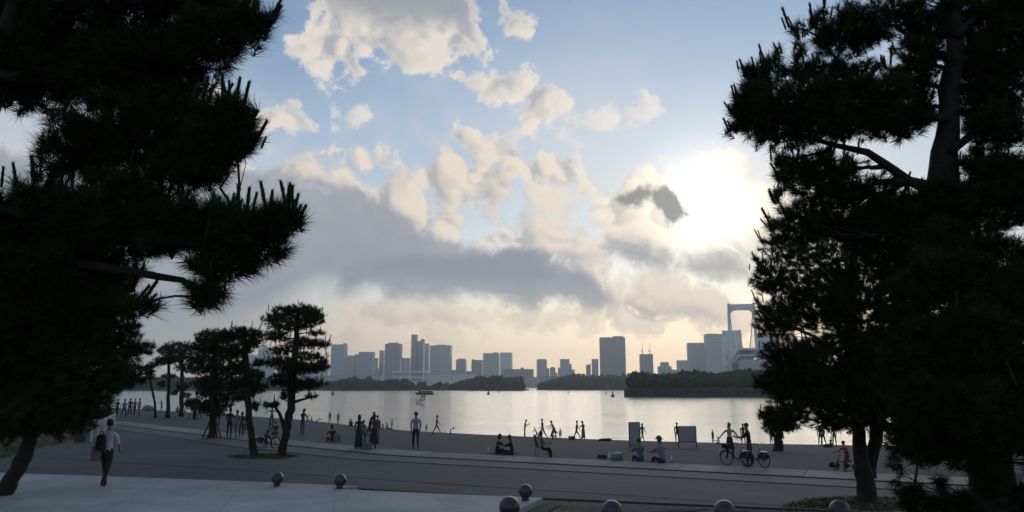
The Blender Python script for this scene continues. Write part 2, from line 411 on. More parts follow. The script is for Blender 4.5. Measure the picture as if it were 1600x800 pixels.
def ground(px, py):
    """the point of the ground seen at a photograph pixel"""
    d = ray(px, py); ts = np.arange(4.0, 400.0, 0.5); X, Y, Z = CAM.x + d.x / d.y * ts, CAM.y + ts, CAM.z + d.z / d.y * ts
    i = int(np.argmax(Z <= height(X, Y))); lo, hi = ts[i] - 0.5, ts[i]
    for _ in range(9):
        t = (lo + hi) / 2; q = CAM + d * (t / d.y)
        if q.z <= float(height(q.x, q.y)): hi = t
        else: lo = t
    return Vector((q.x, q.y, float(height(q.x, q.y))))
def sheet(name, us_, ss_fn, lift, material, kind='structure', skirt=0.0):
    """a strip of ground draped on the land: for each u, rows between two s values"""
    vs, fs = [], []; rows = None
    for i, u in enumerate(us_):
        ss = ss_fn(u); rows = len(ss)
        for s in ss:
            x, y = xy(u, s); vs.append((x, y, float(height(x, y)) + lift))
    for i in range(len(us_) - 1):
        for j in range(rows - 1): fs.append((i * rows + j, (i + 1) * rows + j, (i + 1) * rows + j + 1, i * rows + j + 1))
    if skirt:
        for jj, flip in ((0, False), (rows - 1, True)):
            b = len(vs)
            for i in range(len(us_)): x, y, z = vs[i * rows + jj]; vs.append((x, y, z - skirt))
            for i in range(len(us_) - 1):
                f = (i * rows + jj, (i + 1) * rows + jj, b + i + 1, b + i); fs.append(f[::-1] if not flip else f)
    m = MB(); m.add(vs, fs, not skirt); o = m.build(name, material); o["kind"] = kind
    return o
U = list(np.concatenate([np.arange(-110, -30, 6), np.arange(-30, 70, 1.0), np.arange(70, 290, 6)]))
def rows(u):
    sh = float(shore(u)); p = float(prom(u))
    return list(np.linspace(-40, 10, 11)) + list(np.linspace(11, p + 2.3, 26)) + list(np.linspace(p + 3, sh - 1, 40)) + list(np.linspace(sh - 0.5, sh + 12, 12))
sheet('beach', U, rows, 0.0, M_SAND)
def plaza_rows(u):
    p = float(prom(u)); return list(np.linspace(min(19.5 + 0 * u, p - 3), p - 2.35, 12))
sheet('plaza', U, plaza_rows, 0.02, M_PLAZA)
sheet('promenade_band', U, lambda u: [float(prom(u)) - 2.2, float(prom(u)) - 1.1, float(prom(u)) - 0.12], 0.028, M_BAND)
promo = sheet('promenade', U, lambda u: [float(prom(u)) + 0.10, float(prom(u)) + 1.0, float(prom(u)) + 2.32], 0.030, M_KERB, skirt=0.05)
u_ = -14.0
while u_ < 60:                                                  # the walk is laid in broad slabs
    w_ = 1.5 if u_ < 40 else 3.0; m = MB(); vs = []
    for uu in (u_ + 0.012, u_ + w_ / 2, u_ + w_ - 0.012):
        for off in (0.14, 1.2, 2.28):
            x, y = xy(uu, float(prom(uu)) + off); vs.append((x, y, float(height(x, y)) + 0.05 + 0.004 * random.random()))
    n9 = [(i, i - 0 + 3, i + 4, i + 1) for i in (0, 1, 3, 4)]
    vs += [(x, y, z - 0.05) for x, y, z in vs]
    ring = [0, 1, 2, 5, 8, 7, 6, 3]; n9 += [(ring[k], ring[(k + 1) % 8], ring[(k + 1) % 8] + 9, ring[k] + 9) for k in range(8)]
    o = m.add(vs, n9).build('slab', M_PROMS[int(random.random() * 3)], promo); u_ += w_
def kerb(name, off, base=None, w=0.12, h=0.06, u0=-110, u1=120):
    uu = [u for u in U if u0 <= u <= u1]
    f = base or (lambda u: float(prom(u)))
    o = sheet(name, uu, lambda u: [f(u) + off - w / 2, f(u) + off + w / 2], h, M_KERB, skirt=0.1)
    return o
kerb('kerb', 0.0); kerb('kerb', -2.28, h=0.045)
def inner(u): return 17.2 + 0.0 * u + 2.6 * float(zsoft(-u, -14, 6))
# the near side of the plaza: paved on the left, bare earth with leaf litter on the right
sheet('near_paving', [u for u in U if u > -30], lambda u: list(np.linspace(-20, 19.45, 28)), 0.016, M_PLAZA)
kerb('kerb', 0.0, base=inner, h=0.055, u0=-40, u1=16, w=0.14)
def patch(name, pix, lift, material, n=36, rough=0.12, kind='structure', smoothz=True):
    """a ground patch whose outline runs through photograph pixels, laid on the land"""
    P = [ground(*p) for p in pix]; pts = []
    for i in range(len(P)):
        a, b = P[i], P[(i + 1) % len(P)]
        k = max(2, int((b - a).length / 0.4))
        for j in range(k): pts.append(a.lerp(b, j / k))
    pts = [p + Vector((random.uniform(-rough, rough), random.uniform(-rough, rough), 0)) for p in pts]
    bm = bmesh.new(); vs = [bm.verts.new(p) for p in pts]; f = bm.faces.new(vs)
    if f.normal.z < 0: f.normal_flip()
    bmesh.ops.triangulate(bm, faces=bm.faces[:]); 
    for _ in range(2): bmesh.ops.subdivide_edges(bm, edges=bm.edges[:], cuts=1)
    for v in bm.verts: v.co.z = float(height(v.co.x, v.co.y)) + lift
    me = bpy.data.meshes.new(name); bm.to_mesh(me); bm.free()
    o = link(name, me, material); o["kind"] = kind; return o
def plan_patch(name, pts, lift, material, rough=0.1):
    bm = bmesh.new(); out = []
    for i in range(len(pts)):
        a, b = Vector(pts[i]), Vector(pts[(i + 1) % len(pts)]); k = max(1, int((b - a).length / 0.5))
        for j in range(k): q = a.lerp(b, j / k); out.append((q.x + random.uniform(-rough, rough), q.y + random.uniform(-rough, rough)))
    f = bm.faces.new([bm.verts.new((x, y, 0)) for x, y in out])
    if f.normal.z < 0: f.normal_flip()
    bmesh.ops.triangulate(bm, faces=bm.faces[:])
    for _ in range(2): bmesh.ops.subdivide_edges(bm, edges=bm.edges[:], cuts=1)
    for v in bm.verts: v.co.z = float(height(v.co.x, v.co.y)) + lift
    me = bpy.data.meshes.new(name); bm.to_mesh(me); bm.free()
    o = link(name, me, material); o["kind"] = 'structure'; return o
e1, e2 = ground(850, 781), ground(1600, 792)
x19 = lambda u: xy(u, inner(u) - 0.15)
plan_patch('bare_earth', [(0.9, 18.4), x19(2), x19(-4), x19(-10), x19(-20), (26, -6), (-6, -6), (-5.2, 2)], 0.022, M_EARTH, 0.03)
patch('lawn', [(-60, 722), (0, 719), (62, 702), (112, 690), (150, 680), (170, 668), (168, 660), (60, 655), (-60, 655)], 0.03, M_GRASS, rough=0.15)
patch('grass_strip', [(1232, 790), (1262, 781), (1330, 776), (1400, 778), (1480, 786), (1600, 790), (1600, 800), (1220, 800)], 0.03, M_GRASS, rough=0.1)
patch('grass_patch', [(352, 715), (385, 711), (440, 711), (470, 714), (440, 718), (380, 718)], 0.03, M_GRASS, rough=0.08)
# raised slab in the foreground
SL = [(-60, 736), (0, 738.5), (200, 745), (400, 752.5), (519, 757.5), (561, 759.5), (527, 763.5), (660, 770), (812, 776), (848, 777.5)]
slab_z = 0.16
def on_z(px, py, z):
    d = ray(px, py); t = (z - CAM.z) / d.z; return CAM + d * t
P = [on_z(x, y, slab_z) for x, y in SL]; c0 = P[-1]
P += [c0 + Vector((-1.1, -3.1, 0)), c0 + Vector((-5.5, -16, 0)), Vector((-28, 2, slab_z)), Vector((-30, 26, slab_z))]
m = MB(); n = len(P)
m.add([(p.x, p.y, slab_z) for p in P] + [(p.x, p.y, -0.3) for p in P], [tuple(range(n))[::-1]] + [(i, (i + 1) % n, n + (i + 1) % n, n + i) for i in range(n)])
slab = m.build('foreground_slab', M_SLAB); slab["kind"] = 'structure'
bm = bmesh.new(); bm.from_mesh(slab.data); bmesh.ops.recalc_face_normals(bm, faces=bm.faces[:]); bm.to_mesh(slab.data); bm.free()
bevel(slab, 0.02, 2)
plan_patch('grass_verge', [(c0.x + 0.05, c0.y - 0.05), (c0.x + 0.45, c0.y - 0.1), (c0.x - 0.6, c0.y - 3.6), (c0.x - 1.05, c0.y - 3.1)], 0.045, M_GRASS, 0.05)
# fallen leaves on the bare earth
lv = MB()
for i in range(240):
    px, py = random.uniform(860, 1420), 770 + 30 * random.random() ** 0.8
    g = ground(px, py); u_, s_ = us(g.x, g.y)
    if s_ > inner(u_): continue
    a = random.uniform(0, 6.28); r = random.uniform(0.02, 0.05); z = g.z + 0.028
    c_, s2 = math.cos(a) * r, math.sin(a) * r
    lv.add([(g.x + c_, g.y + s2, z + 0.006), (g.x - s2 * 0.5, g.y + c_ * 0.5, z + 0.02), (g.x - c_, g.y - s2, z + 0.004), (g.x + s2 * 0.5, g.y - c_ * 0.5, z + 0.015)], [(0, 1, 2, 3)])
tag(lv.build('leaf_litter', mat('dead_leaf', (0.035, 0.028, 0.022), 0.9, 0.3, 5)), kind='stuff', label='scattered dead leaves on the bare earth', cat='leaves')

def blades(name, label, pix, n, h):
    xs = [p[0] for p in pix]; ys = [p[1] for p in pix]; m = MB(); k = 0
    def inside(x, y):
        c = False; j = len(pix) - 1
        for i in range(len(pix)):
            if (ys[i] > y) != (ys[j] > y) and x < (xs[j] - xs[i]) * (y - ys[i]) / (ys[j] - ys[i]) + xs[i]: c = not c
            j = i
        return c
    while k < n:
        x, y = random.uniform(min(xs), max(xs)), random.uniform(min(ys), max(ys))
        if not inside(x, y): continue
        k += 1; g = ground(x, y)
        for _ in range(5):
            a = random.uniform(0, 6.28); hh = h * random.uniform(0.5, 1.3); ox, oy = random.uniform(-.12, .12), random.uniform(-.12, .12); w = 0.008
            bx, by = g.x + ox, g.y + oy; m.add([(bx - w, by, g.z + 0.02), (bx + w, by, g.z + 0.02), (bx + math.cos(a) * hh * 0.5, by + math.sin(a) * hh * 0.5, g.z + 0.03 + hh)], [(0, 1, 2)])
    tag(m.build(name, M_GRASS), label, 'grass', kind='stuff')
blades('grass', 'short rough grass round the foot of the forked pine', [(1232, 792), (1262, 783), (1330, 778), (1400, 780), (1480, 787), (1600, 791), (1600, 800), (1220, 800)], 900, 0.07)
blades('grass', 'rough grass on the small patch under the two shaped pines', [(352, 715), (385, 711), (440, 711), (470, 714), (440, 718), (380, 718)], 350, 0.09)
blades('grass', 'lawn grass under the leaning tree by the railing', [(0, 718), (62, 701), (112, 689), (150, 680), (100, 672), (0, 672)], 900, 0.10)
lv = MB()
for i in range(260):                                            # blown needles and grit on the paving
    if random.random() < 0.22: q = on_z(random.uniform(0, 830), random.uniform(748, 799), slab_z); z = slab_z + 0.004
    else: q = ground(random.uniform(200, 1380), random.uniform(716, 776)); z = q.z + 0.03
    if z > 0.1 and (q.y > 18.2 and q.x > -4): continue
    a = random.uniform(0, 6.28); r = random.uniform(0.02, 0.06); w_ = random.uniform(0.004, 0.012); c_, s2 = math.cos(a), math.sin(a)
    lv.add([(q.x + c_ * r, q.y + s2 * r, z + 0.004), (q.x - s2 * w_, q.y + c_ * w_, z + 0.008), (q.x - c_ * r, q.y - s2 * r, z + 0.003), (q.x + s2 * w_, q.y - c_ * w_, z + 0.007)], [(0, 1, 2, 3)])
tag(lv.build('needle_litter', MATS['dead_leaf']), kind='stuff', label='scattered pine needles and grit on the paving', cat='litter')
# ------------------------------------------------------------------ water
mw_ = bpy.data.materials.new('bay_water'); mw_.use_nodes = True; nt = mw_.node_tree; p = nt.nodes['Principled BSDF']
p.inputs['Base Color'].default_value = (0.17, 0.18, 0.18, 1); p.inputs['Roughness'].default_value = 0.17; p.inputs['IOR'].default_value = 1.33
t = nt.nodes.new('ShaderNodeTexCoord'); mp = nt.nodes.new('ShaderNodeMapping'); nt.links.new(t.outputs['Object'], mp.inputs[0])
mp.inputs['Scale'].default_value = (0.22, 1.0, 1.0)
n1 = nt.nodes.new('ShaderNodeTexNoise'); n1.inputs['Scale'].default_value = 0.9; n1.inputs['Detail'].default_value = 5; nt.links.new(mp.outputs[0], n1.inputs['Vector'])
n2 = nt.nodes.new('ShaderNodeTexNoise'); n2.inputs['Scale'].default_value = 0.035; n2.inputs['Detail'].default_value = 3; nt.links.new(mp.outputs[0], n2.inputs['Vector'])
rp = nt.nodes.new('ShaderNodeMapRange'); nt.links.new(n2.outputs[0], rp.inputs[0]); rp.inputs[1].default_value = 0.35; rp.inputs[2].default_value = 0.65; rp.inputs[3].default_value = 0.25; rp.inputs[4].default_value = 1.0
mu = nt.nodes.new('ShaderNodeMath'); mu.operation = 'MULTIPLY'; nt.links.new(n1.outputs[0], mu.inputs[0]); nt.links.new(rp.outputs[0], mu.inputs[1])
b = nt.nodes.new('ShaderNodeBump'); b.inputs['Strength'].default_value = 0.6; b.inputs['Distance'].default_value = 0.2; nt.links.new(mu.outputs[0], b.inputs['Height']); nt.links.new(b.outputs[0], p.inputs['Normal'])
w = MB().add([(-5500, 40, WATER), (5500, 40, WATER), (5500, 5200, WATER), (-5500, 5200, WATER)], [(0, 1, 2, 3)]).build('water', mw_); w["kind"] = 'structure'
m = MB().box((0, 4300, -2.5), (11000, 2600, 5.0)); tag(m.build('far_shore', M_STONE), kind='structure')

# ------------------------------------------------------------------ islands in the bay
def island(name, outline, top, wall, material):
    """outline in metres (x, y), a low stone-edged plateau"""
    n = len(outline); cx = sum(p[0] for p in outline) / n; cy = sum(p[1] for p in outline) / n
    m = MB(); vs = [(x, y, WATER - 1) for x, y in outline] + [(x, y, WATER + wall) for x, y in outline] + [(cx + (x - cx) * 0.93, cy + (y - cy) * 0.93, WATER + top) for x, y in outline]
    fs = [(i, (i + 1) % n, n + (i + 1) % n, n + i) for i in range(n)] + [(n + i, n + (i + 1) % n, 2 * n + (i + 1) % n, 2 * n + i) for i in range(n)] + [tuple(2 * n + i for i in range(n))]
    m.add(vs, fs); return tag(m.build(name, material), kind='structure')
def wood(name, label, spots, material):
    """a far-off wood read as one mass: uneven crowns of leaf-sized faces round lumpy cores; spots = (x, y, z ground, r, h)"""
    V, Fc = [], []; base = 0
    bm = bmesh.new(); bmesh.ops.create_icosphere(bm, subdivisions=2, radius=1.0); iv = np.array([v.co[:] for v in bm.verts]); 
    ifc = np.array([[l.vert.index for l in f.loops] for f in bm.faces]); bm.free()
    for x, y, z, r, h in spots:
        k = 1 + 0.22 * rng.standard_normal((len(iv), 1)); v = iv * k * np.array([r, r, h * 0.55]) + np.array([x, y, z + h * 0.5])
        v[:, 2] = np.maximum(v[:, 2], z - 0.5)
        V.append(v); Fc.append(ifc + base); base += len(v)
        n = 60; d = rng.standard_normal((n, 3)); d /= np.linalg.norm(d, axis=1)[:, None]; d[:, 2] = np.abs(d[:, 2]) * 0.9
        c = d * np.array([r, r, h * 0.55]) * rng.uniform(0.92, 1.16, (n, 1)) + np.array([x, y, z + h * 0.5])
        a = rng.standard_normal((n, 3)) * r * 0.16; b = rng.standard_normal((n, 3)) * r * 0.16
        v = np.stack([c + a, c - a * 0.6 + b, c - b], 1).reshape(-1, 3); V.append(v); Fc.append(np.arange(n * 3).reshape(-1, 3) + base); base += n * 3
    V = np.concatenate(V); Fc = np.concatenate(Fc)
    me = bpy.data.meshes.new(name); me.vertices.add(len(V)); me.vertices.foreach_set("co", V.ravel().astype(np.float32))
    me.loops.add(Fc.size); me.loops.foreach_set("vertex_index", Fc.ravel().astype(np.int32))
    me.polygons.add(len(Fc)); me.polygons.foreach_set("loop_start", np.arange(0, Fc.size, 3).astype(np.int32)); me.update()
    return tag(link(name, me, material), label, 'woodland', kind='stuff')
def prof(pts, x): return float(np.interp(x, [p[0] for p in pts], [p[1] for p in pts]))
# far island on the left: a long wooded strip about a kilometre off
D1 = 1120.0
def X_at(px, d): return (px - CX) / F * d
o = [(X_at(px, D1 + dy), D1 + dy) for px, dy in ((60, 0), (300, 0), (520, 0), (700, 2), (800, 4), (822, 10), (826, 30), (800, 80), (500, 110), (60, 110))]
island('left_island', o, 3.0, 1.5, M_STONE)
top1 = [(60, 588), (200, 590), (300, 590), (400, 592), (480, 596), (512, 598), (535, 596), (545, 592), (560, 592), (566, 598), (572, 591), (582, 590), (590, 596), (610, 594), (640, 594), (652, 602), (662, 597), (672, 602), (690, 598), (705, 600), (720, 597), (732, 593), (745, 590), (760, 591), (775, 589), (785, 588), (795, 592), (800, 590), (812, 591), (818, 600), (822, 606)]
sp = []
px = 70.0
while px < 821:
    for row in range(3):
        q = px + random.uniform(-4, 4); d = D1 + 8 + row * 26 + random.uniform(-5, 5); yt = prof(top1, min(q, 821)) + random.uniform(-0.8, 2.2) + (2 - row) * 1.5
        z0 = WATER + 2.4; h = max(2.0, (HOR - yt) / F * d + CAM.z - z0); r = max(2.2, h * random.uniform(0.42, 0.62))
        if q < 822: sp.append((X_at(min(q, 819), d), d, z0, min(r, 7), h))
    px += random.uniform(3.5, 6.5)
wood('island_wood', 'low dark wood along the long island beside the channel', sp, M_LEAF)
D2 = 1260.0
o = [(X_at(px, D2 + dy), D2 + dy) for px, dy in ((837, 30), (843, 5), (900, 0), (1000, -2), (1080, 0), (1080, 120), (900, 120), (845, 80))]
island('middle_island', o, 3.0, 1.2, M_STONE)
top2 = [(838, 604), (843, 599), (855, 596), (868, 592), (882, 588), (900, 588), (930, 589), (960, 588), (1000, 586), (1080, 586)]
sp = []; px = 840.0
while px < 1075:
    for row in range(3):
        q = px + random.uniform(-3, 3); d = D2 + 10 + row * 28; yt = prof(top2, q) + random.uniform(-0.4, 1.2) + (2 - row) * 1.6
        z0 = WATER + 2.0; h = max(2.0, (HOR - yt) / F * d + CAM.z - z0); sp.append((X_at(max(q, 841), d), d, z0, min(max(2.2, h * 0.5), 7.5), h))
    px += random.uniform(3.0, 5.5)
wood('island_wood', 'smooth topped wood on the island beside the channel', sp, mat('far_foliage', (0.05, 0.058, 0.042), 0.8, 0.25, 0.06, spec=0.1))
D3 = 430.0
o = [(X_at(px, D3 + dy), D3 + dy) for px, dy in ((972, 8), (975, 0), (1100, -3), (1250, -6), (1500, -14), (1700, -20), (1700, 90), (1300, 100), (990, 70))]
island('walled_island', o, 5.2, 4.6, M_STONE)
top3 = [(974, 606), (982, 604), (986, 584), (1000, 583), (1012, 585), (1022, 587), (1030, 588), (1040, 584), (1050, 587), (1058, 583), (1075, 581), (1092, 581), (1100, 585), (1115, 586), (1130, 582), (1150, 580), (1170, 579), (1200, 584), (1300, 580), (1700, 576)]
sp = []; px = 984.0
while px < 1690:
    for row in range(4):
        q = px + random.uniform(-3, 3); d = D3 + 6 + row * 17 + random.uniform(-3, 3); yt = prof(top3, q) + random.uniform(-0.8, 2.0) + (3 - row) * 2.2
        z0 = WATER + 4.4; h = max(1.5, (HOR - yt) / F * d + CAM.z - z0); sp.append((X_at(max(q, 985), d), d, z0, min(max(1.3, h * 0.5), 3.6), h))
    px += random.uniform(3.2, 6.0)
wood('island_wood', 'dark wood behind the sea wall of the nearest island', sp, M_LEAF)
# stones of the sea wall: courses of joined blocks
ms_ = MB(); zc = WATER + 0.2
for c in range(4):
    x = X_at(975, D3) + (c % 2) * 0.8
    while x < X_at(1240, D3):
        wd = random.uniform(1.6, 2.6); xm = x + wd / 2; yy = float(np.interp(xm, [X_at(975, D3), X_at(1100, D3 - 3), X_at(1250, D3 - 6)], [D3, D3 - 3, D3 - 6]))
        ms_.box((xm, yy - 0.05, zc + 0.5 + c * 1.05), (wd - 0.1, 0.5 + random.uniform(0, 0.15), 0.97)); x += wd
wl = ms_.build('wall_stones', M_STONE); wl.parent = bpy.data.objects['walled_island']; wl["kind"] = 'stuff'

# ------------------------------------------------------------------ the city across the bay
def facade(name, color, glass, fl=3.6, bay=3.2):
    m = bpy.data.materials.new(name); m.use_nodes = True; nt = m.node_tree; p = nt.nodes['Principled BSDF']
    t = nt.nodes.new('ShaderNodeTexCoord'); s_ = nt.nodes.new('ShaderNodeSeparateXYZ'); nt.links.new(t.outputs['Object'], s_.inputs[0])
    a = nt.nodes.new('ShaderNodeMath'); a.operation = 'ADD'; nt.links.new(s_.outputs[0], a.inputs[0]); nt.links.new(s_.outputs[1], a.inputs[1])
    def fr(o, per, th):
        d = nt.nodes.new('ShaderNodeMath'); d.operation = 'DIVIDE'; nt.links.new(o, d.inputs[0]); d.inputs[1].default_value = per
        f = nt.nodes.new('ShaderNodeMath'); f.operation = 'FRACT'; nt.links.new(d.outputs[0], f.inputs[0])
        g = nt.nodes.new('ShaderNodeMath'); g.operation = 'GREATER_THAN'; nt.links.new(f.outputs[0], g.inputs[0]); g.inputs[1].default_value = th; return g
    v, h = fr(a.outputs[0], bay, 0.35), fr(s_.outputs[2], fl, 0.4)
    k = nt.nodes.new('ShaderNodeMath'); k.operation = 'MULTIPLY'; nt.links.new(v.outputs[0], k.inputs[0]); nt.links.new(h.outputs[0], k.inputs[1])
    mix = nt.nodes.new('ShaderNodeMix'); mix.data_type = 'RGBA'; nt.links.new(k.outputs[0], mix.inputs[0]); mix.inputs[6].default_value = (*color, 1); mix.inputs[7].default_value = (*glass, 1)
    nt.links.new(mix.outputs[2], p.inputs['Base Color']); p.inputs['Roughness'].default_value = 0.5
    return m
FAC = {'grey': facade('grey_facade', (0.46, 0.475, 0.50), (0.26, 0.285, 0.32), 7.2, 9.0), 'pale': facade('pale_facade', (0.64, 0.655, 0.68), (0.42, 0.45, 0.49), 7.2, 7.0),
       'glass': facade('glass_facade', (0.42, 0.48, 0.56), (0.28, 0.34, 0.42), 9.0, 6.0), 'dark': facade('dark_facade', (0.33, 0.345, 0.38), (0.19, 0.205, 0.235), 7.2, 11.0),
       'brown': facade('brown_facade', (0.36, 0.34, 0.33), (0.22, 0.215, 0.215), 6.4, 8.0)}
ROOF = mat('roof_grey', (0.25, 0.25, 0.26), 0.8)
BASEZ = -0.5
def building(label, x0, x1, yt, d, fac='grey', extra=(), depth=None, group='city towers across the bay'):
    """extra = further blocks (kind, x0, x1, y top): roof_block, side_block, mast, crane"""
    xa, xb = X_at(x0, d), X_at(x1, d); z1 = CAM.z + (HOR - yt) / F * d; wd = xb - xa; dp = depth or max(18.0, min(wd * 0.9, 60))
    rz_ = 0.0
    if not any(k[0] == 'side_block' for k in extra):
        dp = min(dp, 30.0); rz_ = -R(random.uniform(5, 9)); wd = max(wd * 0.55, (wd - dp * math.sin(-rz_)) / math.cos(rz_))
    e = empty('tower_block', ((xa + xb) / 2, d, BASEZ), rz_, label, 'building', group)
    h = z1 - BASEZ
    MB().box((0, dp / 2, h / 2), (wd, dp, h)).build('wall', FAC[fac], e)
    MB().box((0, dp / 2, h + 0.6), (wd * 0.985, dp * 0.985, 1.2)).build('parapet', ROOF, e)
    mid = (xa + xb) / 2
    for k, a, b_, yy in extra:
        ax, bx = X_at(a, d) - mid, X_at(b_, d) - mid; zz = CAM.z + (HOR - yy) / F * d - BASEZ
        if k == 'roof_block': MB().box(((ax + bx) / 2, dp / 2, (h + 1.2 + zz) / 2), (bx - ax, dp * 0.5, zz - h - 1.2)).build('roof_block', FAC[fac], e)
        elif k == 'side_block': MB().box(((ax + bx) / 2, dp / 2 + 2, zz / 2), (bx - ax, dp * 0.8, zz)).build('side_block', FAC[fac], e)
        elif k == 'mast': MB().tube([(ax, dp / 2, h), (ax, dp / 2, zz)], [0.9, 0.35], 6).build('mast', M_CABLE, e)
        elif k == 'crane':
            c = MB().tube([(ax, dp / 2, h), (ax, dp / 2, h + 12)], 1.2, 6).build('crane', M_CABLE, e)
            MB().tube([(ax, dp / 2, h + 11), (bx, dp / 2, zz)], [0.9, 0.4], 5).build('jib', M_CABLE, c)
            MB().box((ax - (1 if bx > ax else -1) * 3.0, dp / 2, h + 12.5), (5, 3, 3)).build('counterweight', M_CABLE, c)
    return e
W = building
W('hazy office block seen through the gap beside the tall shaped pine', 384, 403, 556, 3500, 'pale')
W('hazy tower with stepped roof half hidden by the tall shaped pine', 405, 430, 547, 3400, 'glass', [('roof_block', 410, 422, 544)])
W('low hazy slab behind the lower branches of the tall shaped pine', 438, 472, 563, 3400, 'grey')
W('low hazy row of flats right behind the tall shaped pine', 472, 516, 573, 3300, 'pale', [('side_block', 487, 500, 568)])
W('pale glass tower with one raised edge, nearest the tall shaped pine', 518, 541.5, 540, 2700, 'glass', [('roof_block', 537, 541, 537.5)])
W('short stepped block beside the pale glass tower', 545, 556, 557, 3000, 'grey', [('side_block', 556, 562, 554.5), ('side_block', 541.5, 545, 565)])
W('flat topped mid height block with light parapet', 561.5, 585, 551.5, 2800, 'glass')
W('open framed low block with light showing between its floors', 585.5, 592, 561, 2900, 'pale', [('side_block', 592, 595, 576)])
W('narrow shoulder block against the broad chamfered tower', 594, 601, 549.5, 2900, 'grey')
W('broad dark tower with chamfered roof behind the ferry terminal', 601.5, 627.5, 539, 2800, 'dark', [('roof_block', 606, 622, 536.5)])
W('low wide block between the chamfered tower and the tallest tower', 627.5, 642, 561, 3100, 'grey')
W('tallest and slimmest tower of the skyline', 642.5, 652, 524.5, 3000, 'dark')
W('twin of the tallest tower with a small roof house', 652.2, 663, 534.5, 3010, 'dark', [('roof_block', 657.5, 662.8, 531)])
W('slim tower squeezed between the tall twins and the broad slab', 664, 671, 538.5, 2950, 'glass')
W('broad slab tower with bristling roof plant', 671.5, 705.5, 541.5, 2850, 'grey', [('roof_block', 681, 695, 539.8), ('mast', 699, 699, 538), ('mast', 702.5, 702.5, 538.5)])
W('low podium at the foot of the broad slab tower', 705.5, 712, 579, 2900, 'grey')
W('isolated short tower with a small roof house', 712.5, 728.5, 563.5, 2900, 'grey', [('roof_block', 716, 727, 561.3)])
W('low dark podium beside the isolated short tower', 728.5, 737, 581, 2950, 'dark')
W('lower brown wing of the wide twin slabs', 736.5, 754, 564, 2850, 'brown', [('roof_block', 737, 741, 562.3)])
W('darker half of the wide twin slabs', 754.2, 780, 553.5, 2800, 'grey', [('roof_block', 770, 777, 551.5)])
W('paler half of the wide twin slabs', 780.5, 800, 552.5, 2790, 'pale')
W('long low warehouse with a small stack on its roof', 784, 833, 578, 2300, 'dark', [('roof_block', 813, 817, 575)])
W('rounded tower with one lower shoulder at the channel mouth', 838.5, 854, 563.5, 2750, 'grey', [('roof_block', 840.5, 852, 561.8), ('side_block', 854, 858, 576)])
W('little round headed block between two stepped towers', 859, 867, 576, 2800, 'grey', [('roof_block', 860.5, 865.5, 574), ('side_block', 867, 870, 583)])
W('stepped tower descending in three tiers behind the middle island', 875, 889, 562.5, 2750, 'grey', [('side_block', 871.5, 875, 575), ('side_block', 889, 892.5, 569.5), ('side_block', 892.5, 897, 578)])
W('long low roofline behind the middle island wood', 897, 914, 585, 2700, 'dark')
W('small block at the left foot of the narrow dark tower', 914, 922, 571.5, 2700, 'dark', [('roof_block', 918, 922, 570)])
W('narrow dark tower beside the broad brown tower', 922.5, 934, 562.5, 2650, 'dark')
W('broad brown residential tower standing alone above the middle island', 935.5, 976.5, 529, 2300, 'brown', [('roof_block', 957, 973, 526.5)])
W('low flats to the beside the broad brown tower', 977, 997, 584, 2500, 'brown')
W('unfinished tower with two cranes on its roof', 997.5, 1019, 555, 2400, 'dark', [('crane', 1003, 1003.6, 536), ('crane', 1014.5, 1015, 536)])
W('ziggurat shaped apartment block stepping down on both sides', 1031, 1043, 567.5, 2400, 'grey', [('roof_block', 1033, 1040, 566.5), ('side_block', 1027, 1031, 573), ('side_block', 1043, 1047, 573), ('side_block', 1047, 1050.5, 578)])
W('low shoulder block beside the three great slabs', 1057.5, 1073, 564.5, 2300, 'pale', [('side_block', 1053, 1057.5, 578)])
W('lowest of the three great slabs beside the bridge', 1072.5, 1100, 537.5, 2250, 'grey')
W('middle slab of the three behind the bridge towers', 1100.3, 1130, 524, 2200, 'grey', [('roof_block', 1106, 1122, 522.5)])
W('great slab directly behind the bridge tower legs', 1130.5, 1158, 521, 2300, 'pale')
W('wide slab beside the bridge tower, partly behind pine needles', 1182, 1216, 523, 2250, 'grey', [('roof_block', 1190, 1204, 521.5)])
W('low slab beyond the pine needles beside the bridge', 1216, 1250, 545, 2300, 'grey')
for x0, x1, yt, dd, lb, fc in ((500, 600, 588, 2250, 'long low quay shed behind the left part of the island wood', 'grey'), (668, 742, 586, 2250, 'low quay shed beside the ferry terminal', 'pale'), (822, 842, 590, 2200, 'low quay shed closing the channel mouth', 'grey'),
        (842, 905, 589, 2300, 'long shed roof behind the middle island', 'dark'), (975, 1062, 588, 2200, 'long shed behind the wooded gap beside the bridge', 'grey'), (740, 790, 588, 2350, 'low shed in front of the wide twin slabs', 'brown')):
    W(lb, x0, x1, yt, dd, fc, [('roof_block', x0 + (x1 - x0) * 0.3, x0 + (x1 - x0) * 0.42, yt - 2)], group='quay sheds')
# ferry terminal: white decks and two masts
d = 1750.0; e = empty('ferry_terminal', (X_at(641, d), d, BASEZ), 0, 'white ferry terminal with flat decks and two masts behind the island', 'building')
MB().box((0, 15, 7), (X_at(660, d) - X_at(622, d), 28, 14)).build('hall', FAC['pale'], e)
for zt in (17.0, 24.0):
    h0 = CAM.z + (HOR - (590 if zt < 20 else 581.5)) / F * d - BASEZ
    MB().box((0, 15, h0), (X_at(667, d) - X_at(615, d), 34, 3.2)).build('deck_roof', M_WHITE, e)
for q in (626.5, 634.2):
    MB().tube([(X_at(q, d) - X_at(641, d), 12, 10), (X_at(q, d) - X_at(641, d), 12, CAM.z + (HOR - 563) / F * d)], [1.1, 0.7], 6).build('mast', M_WHITE, e)

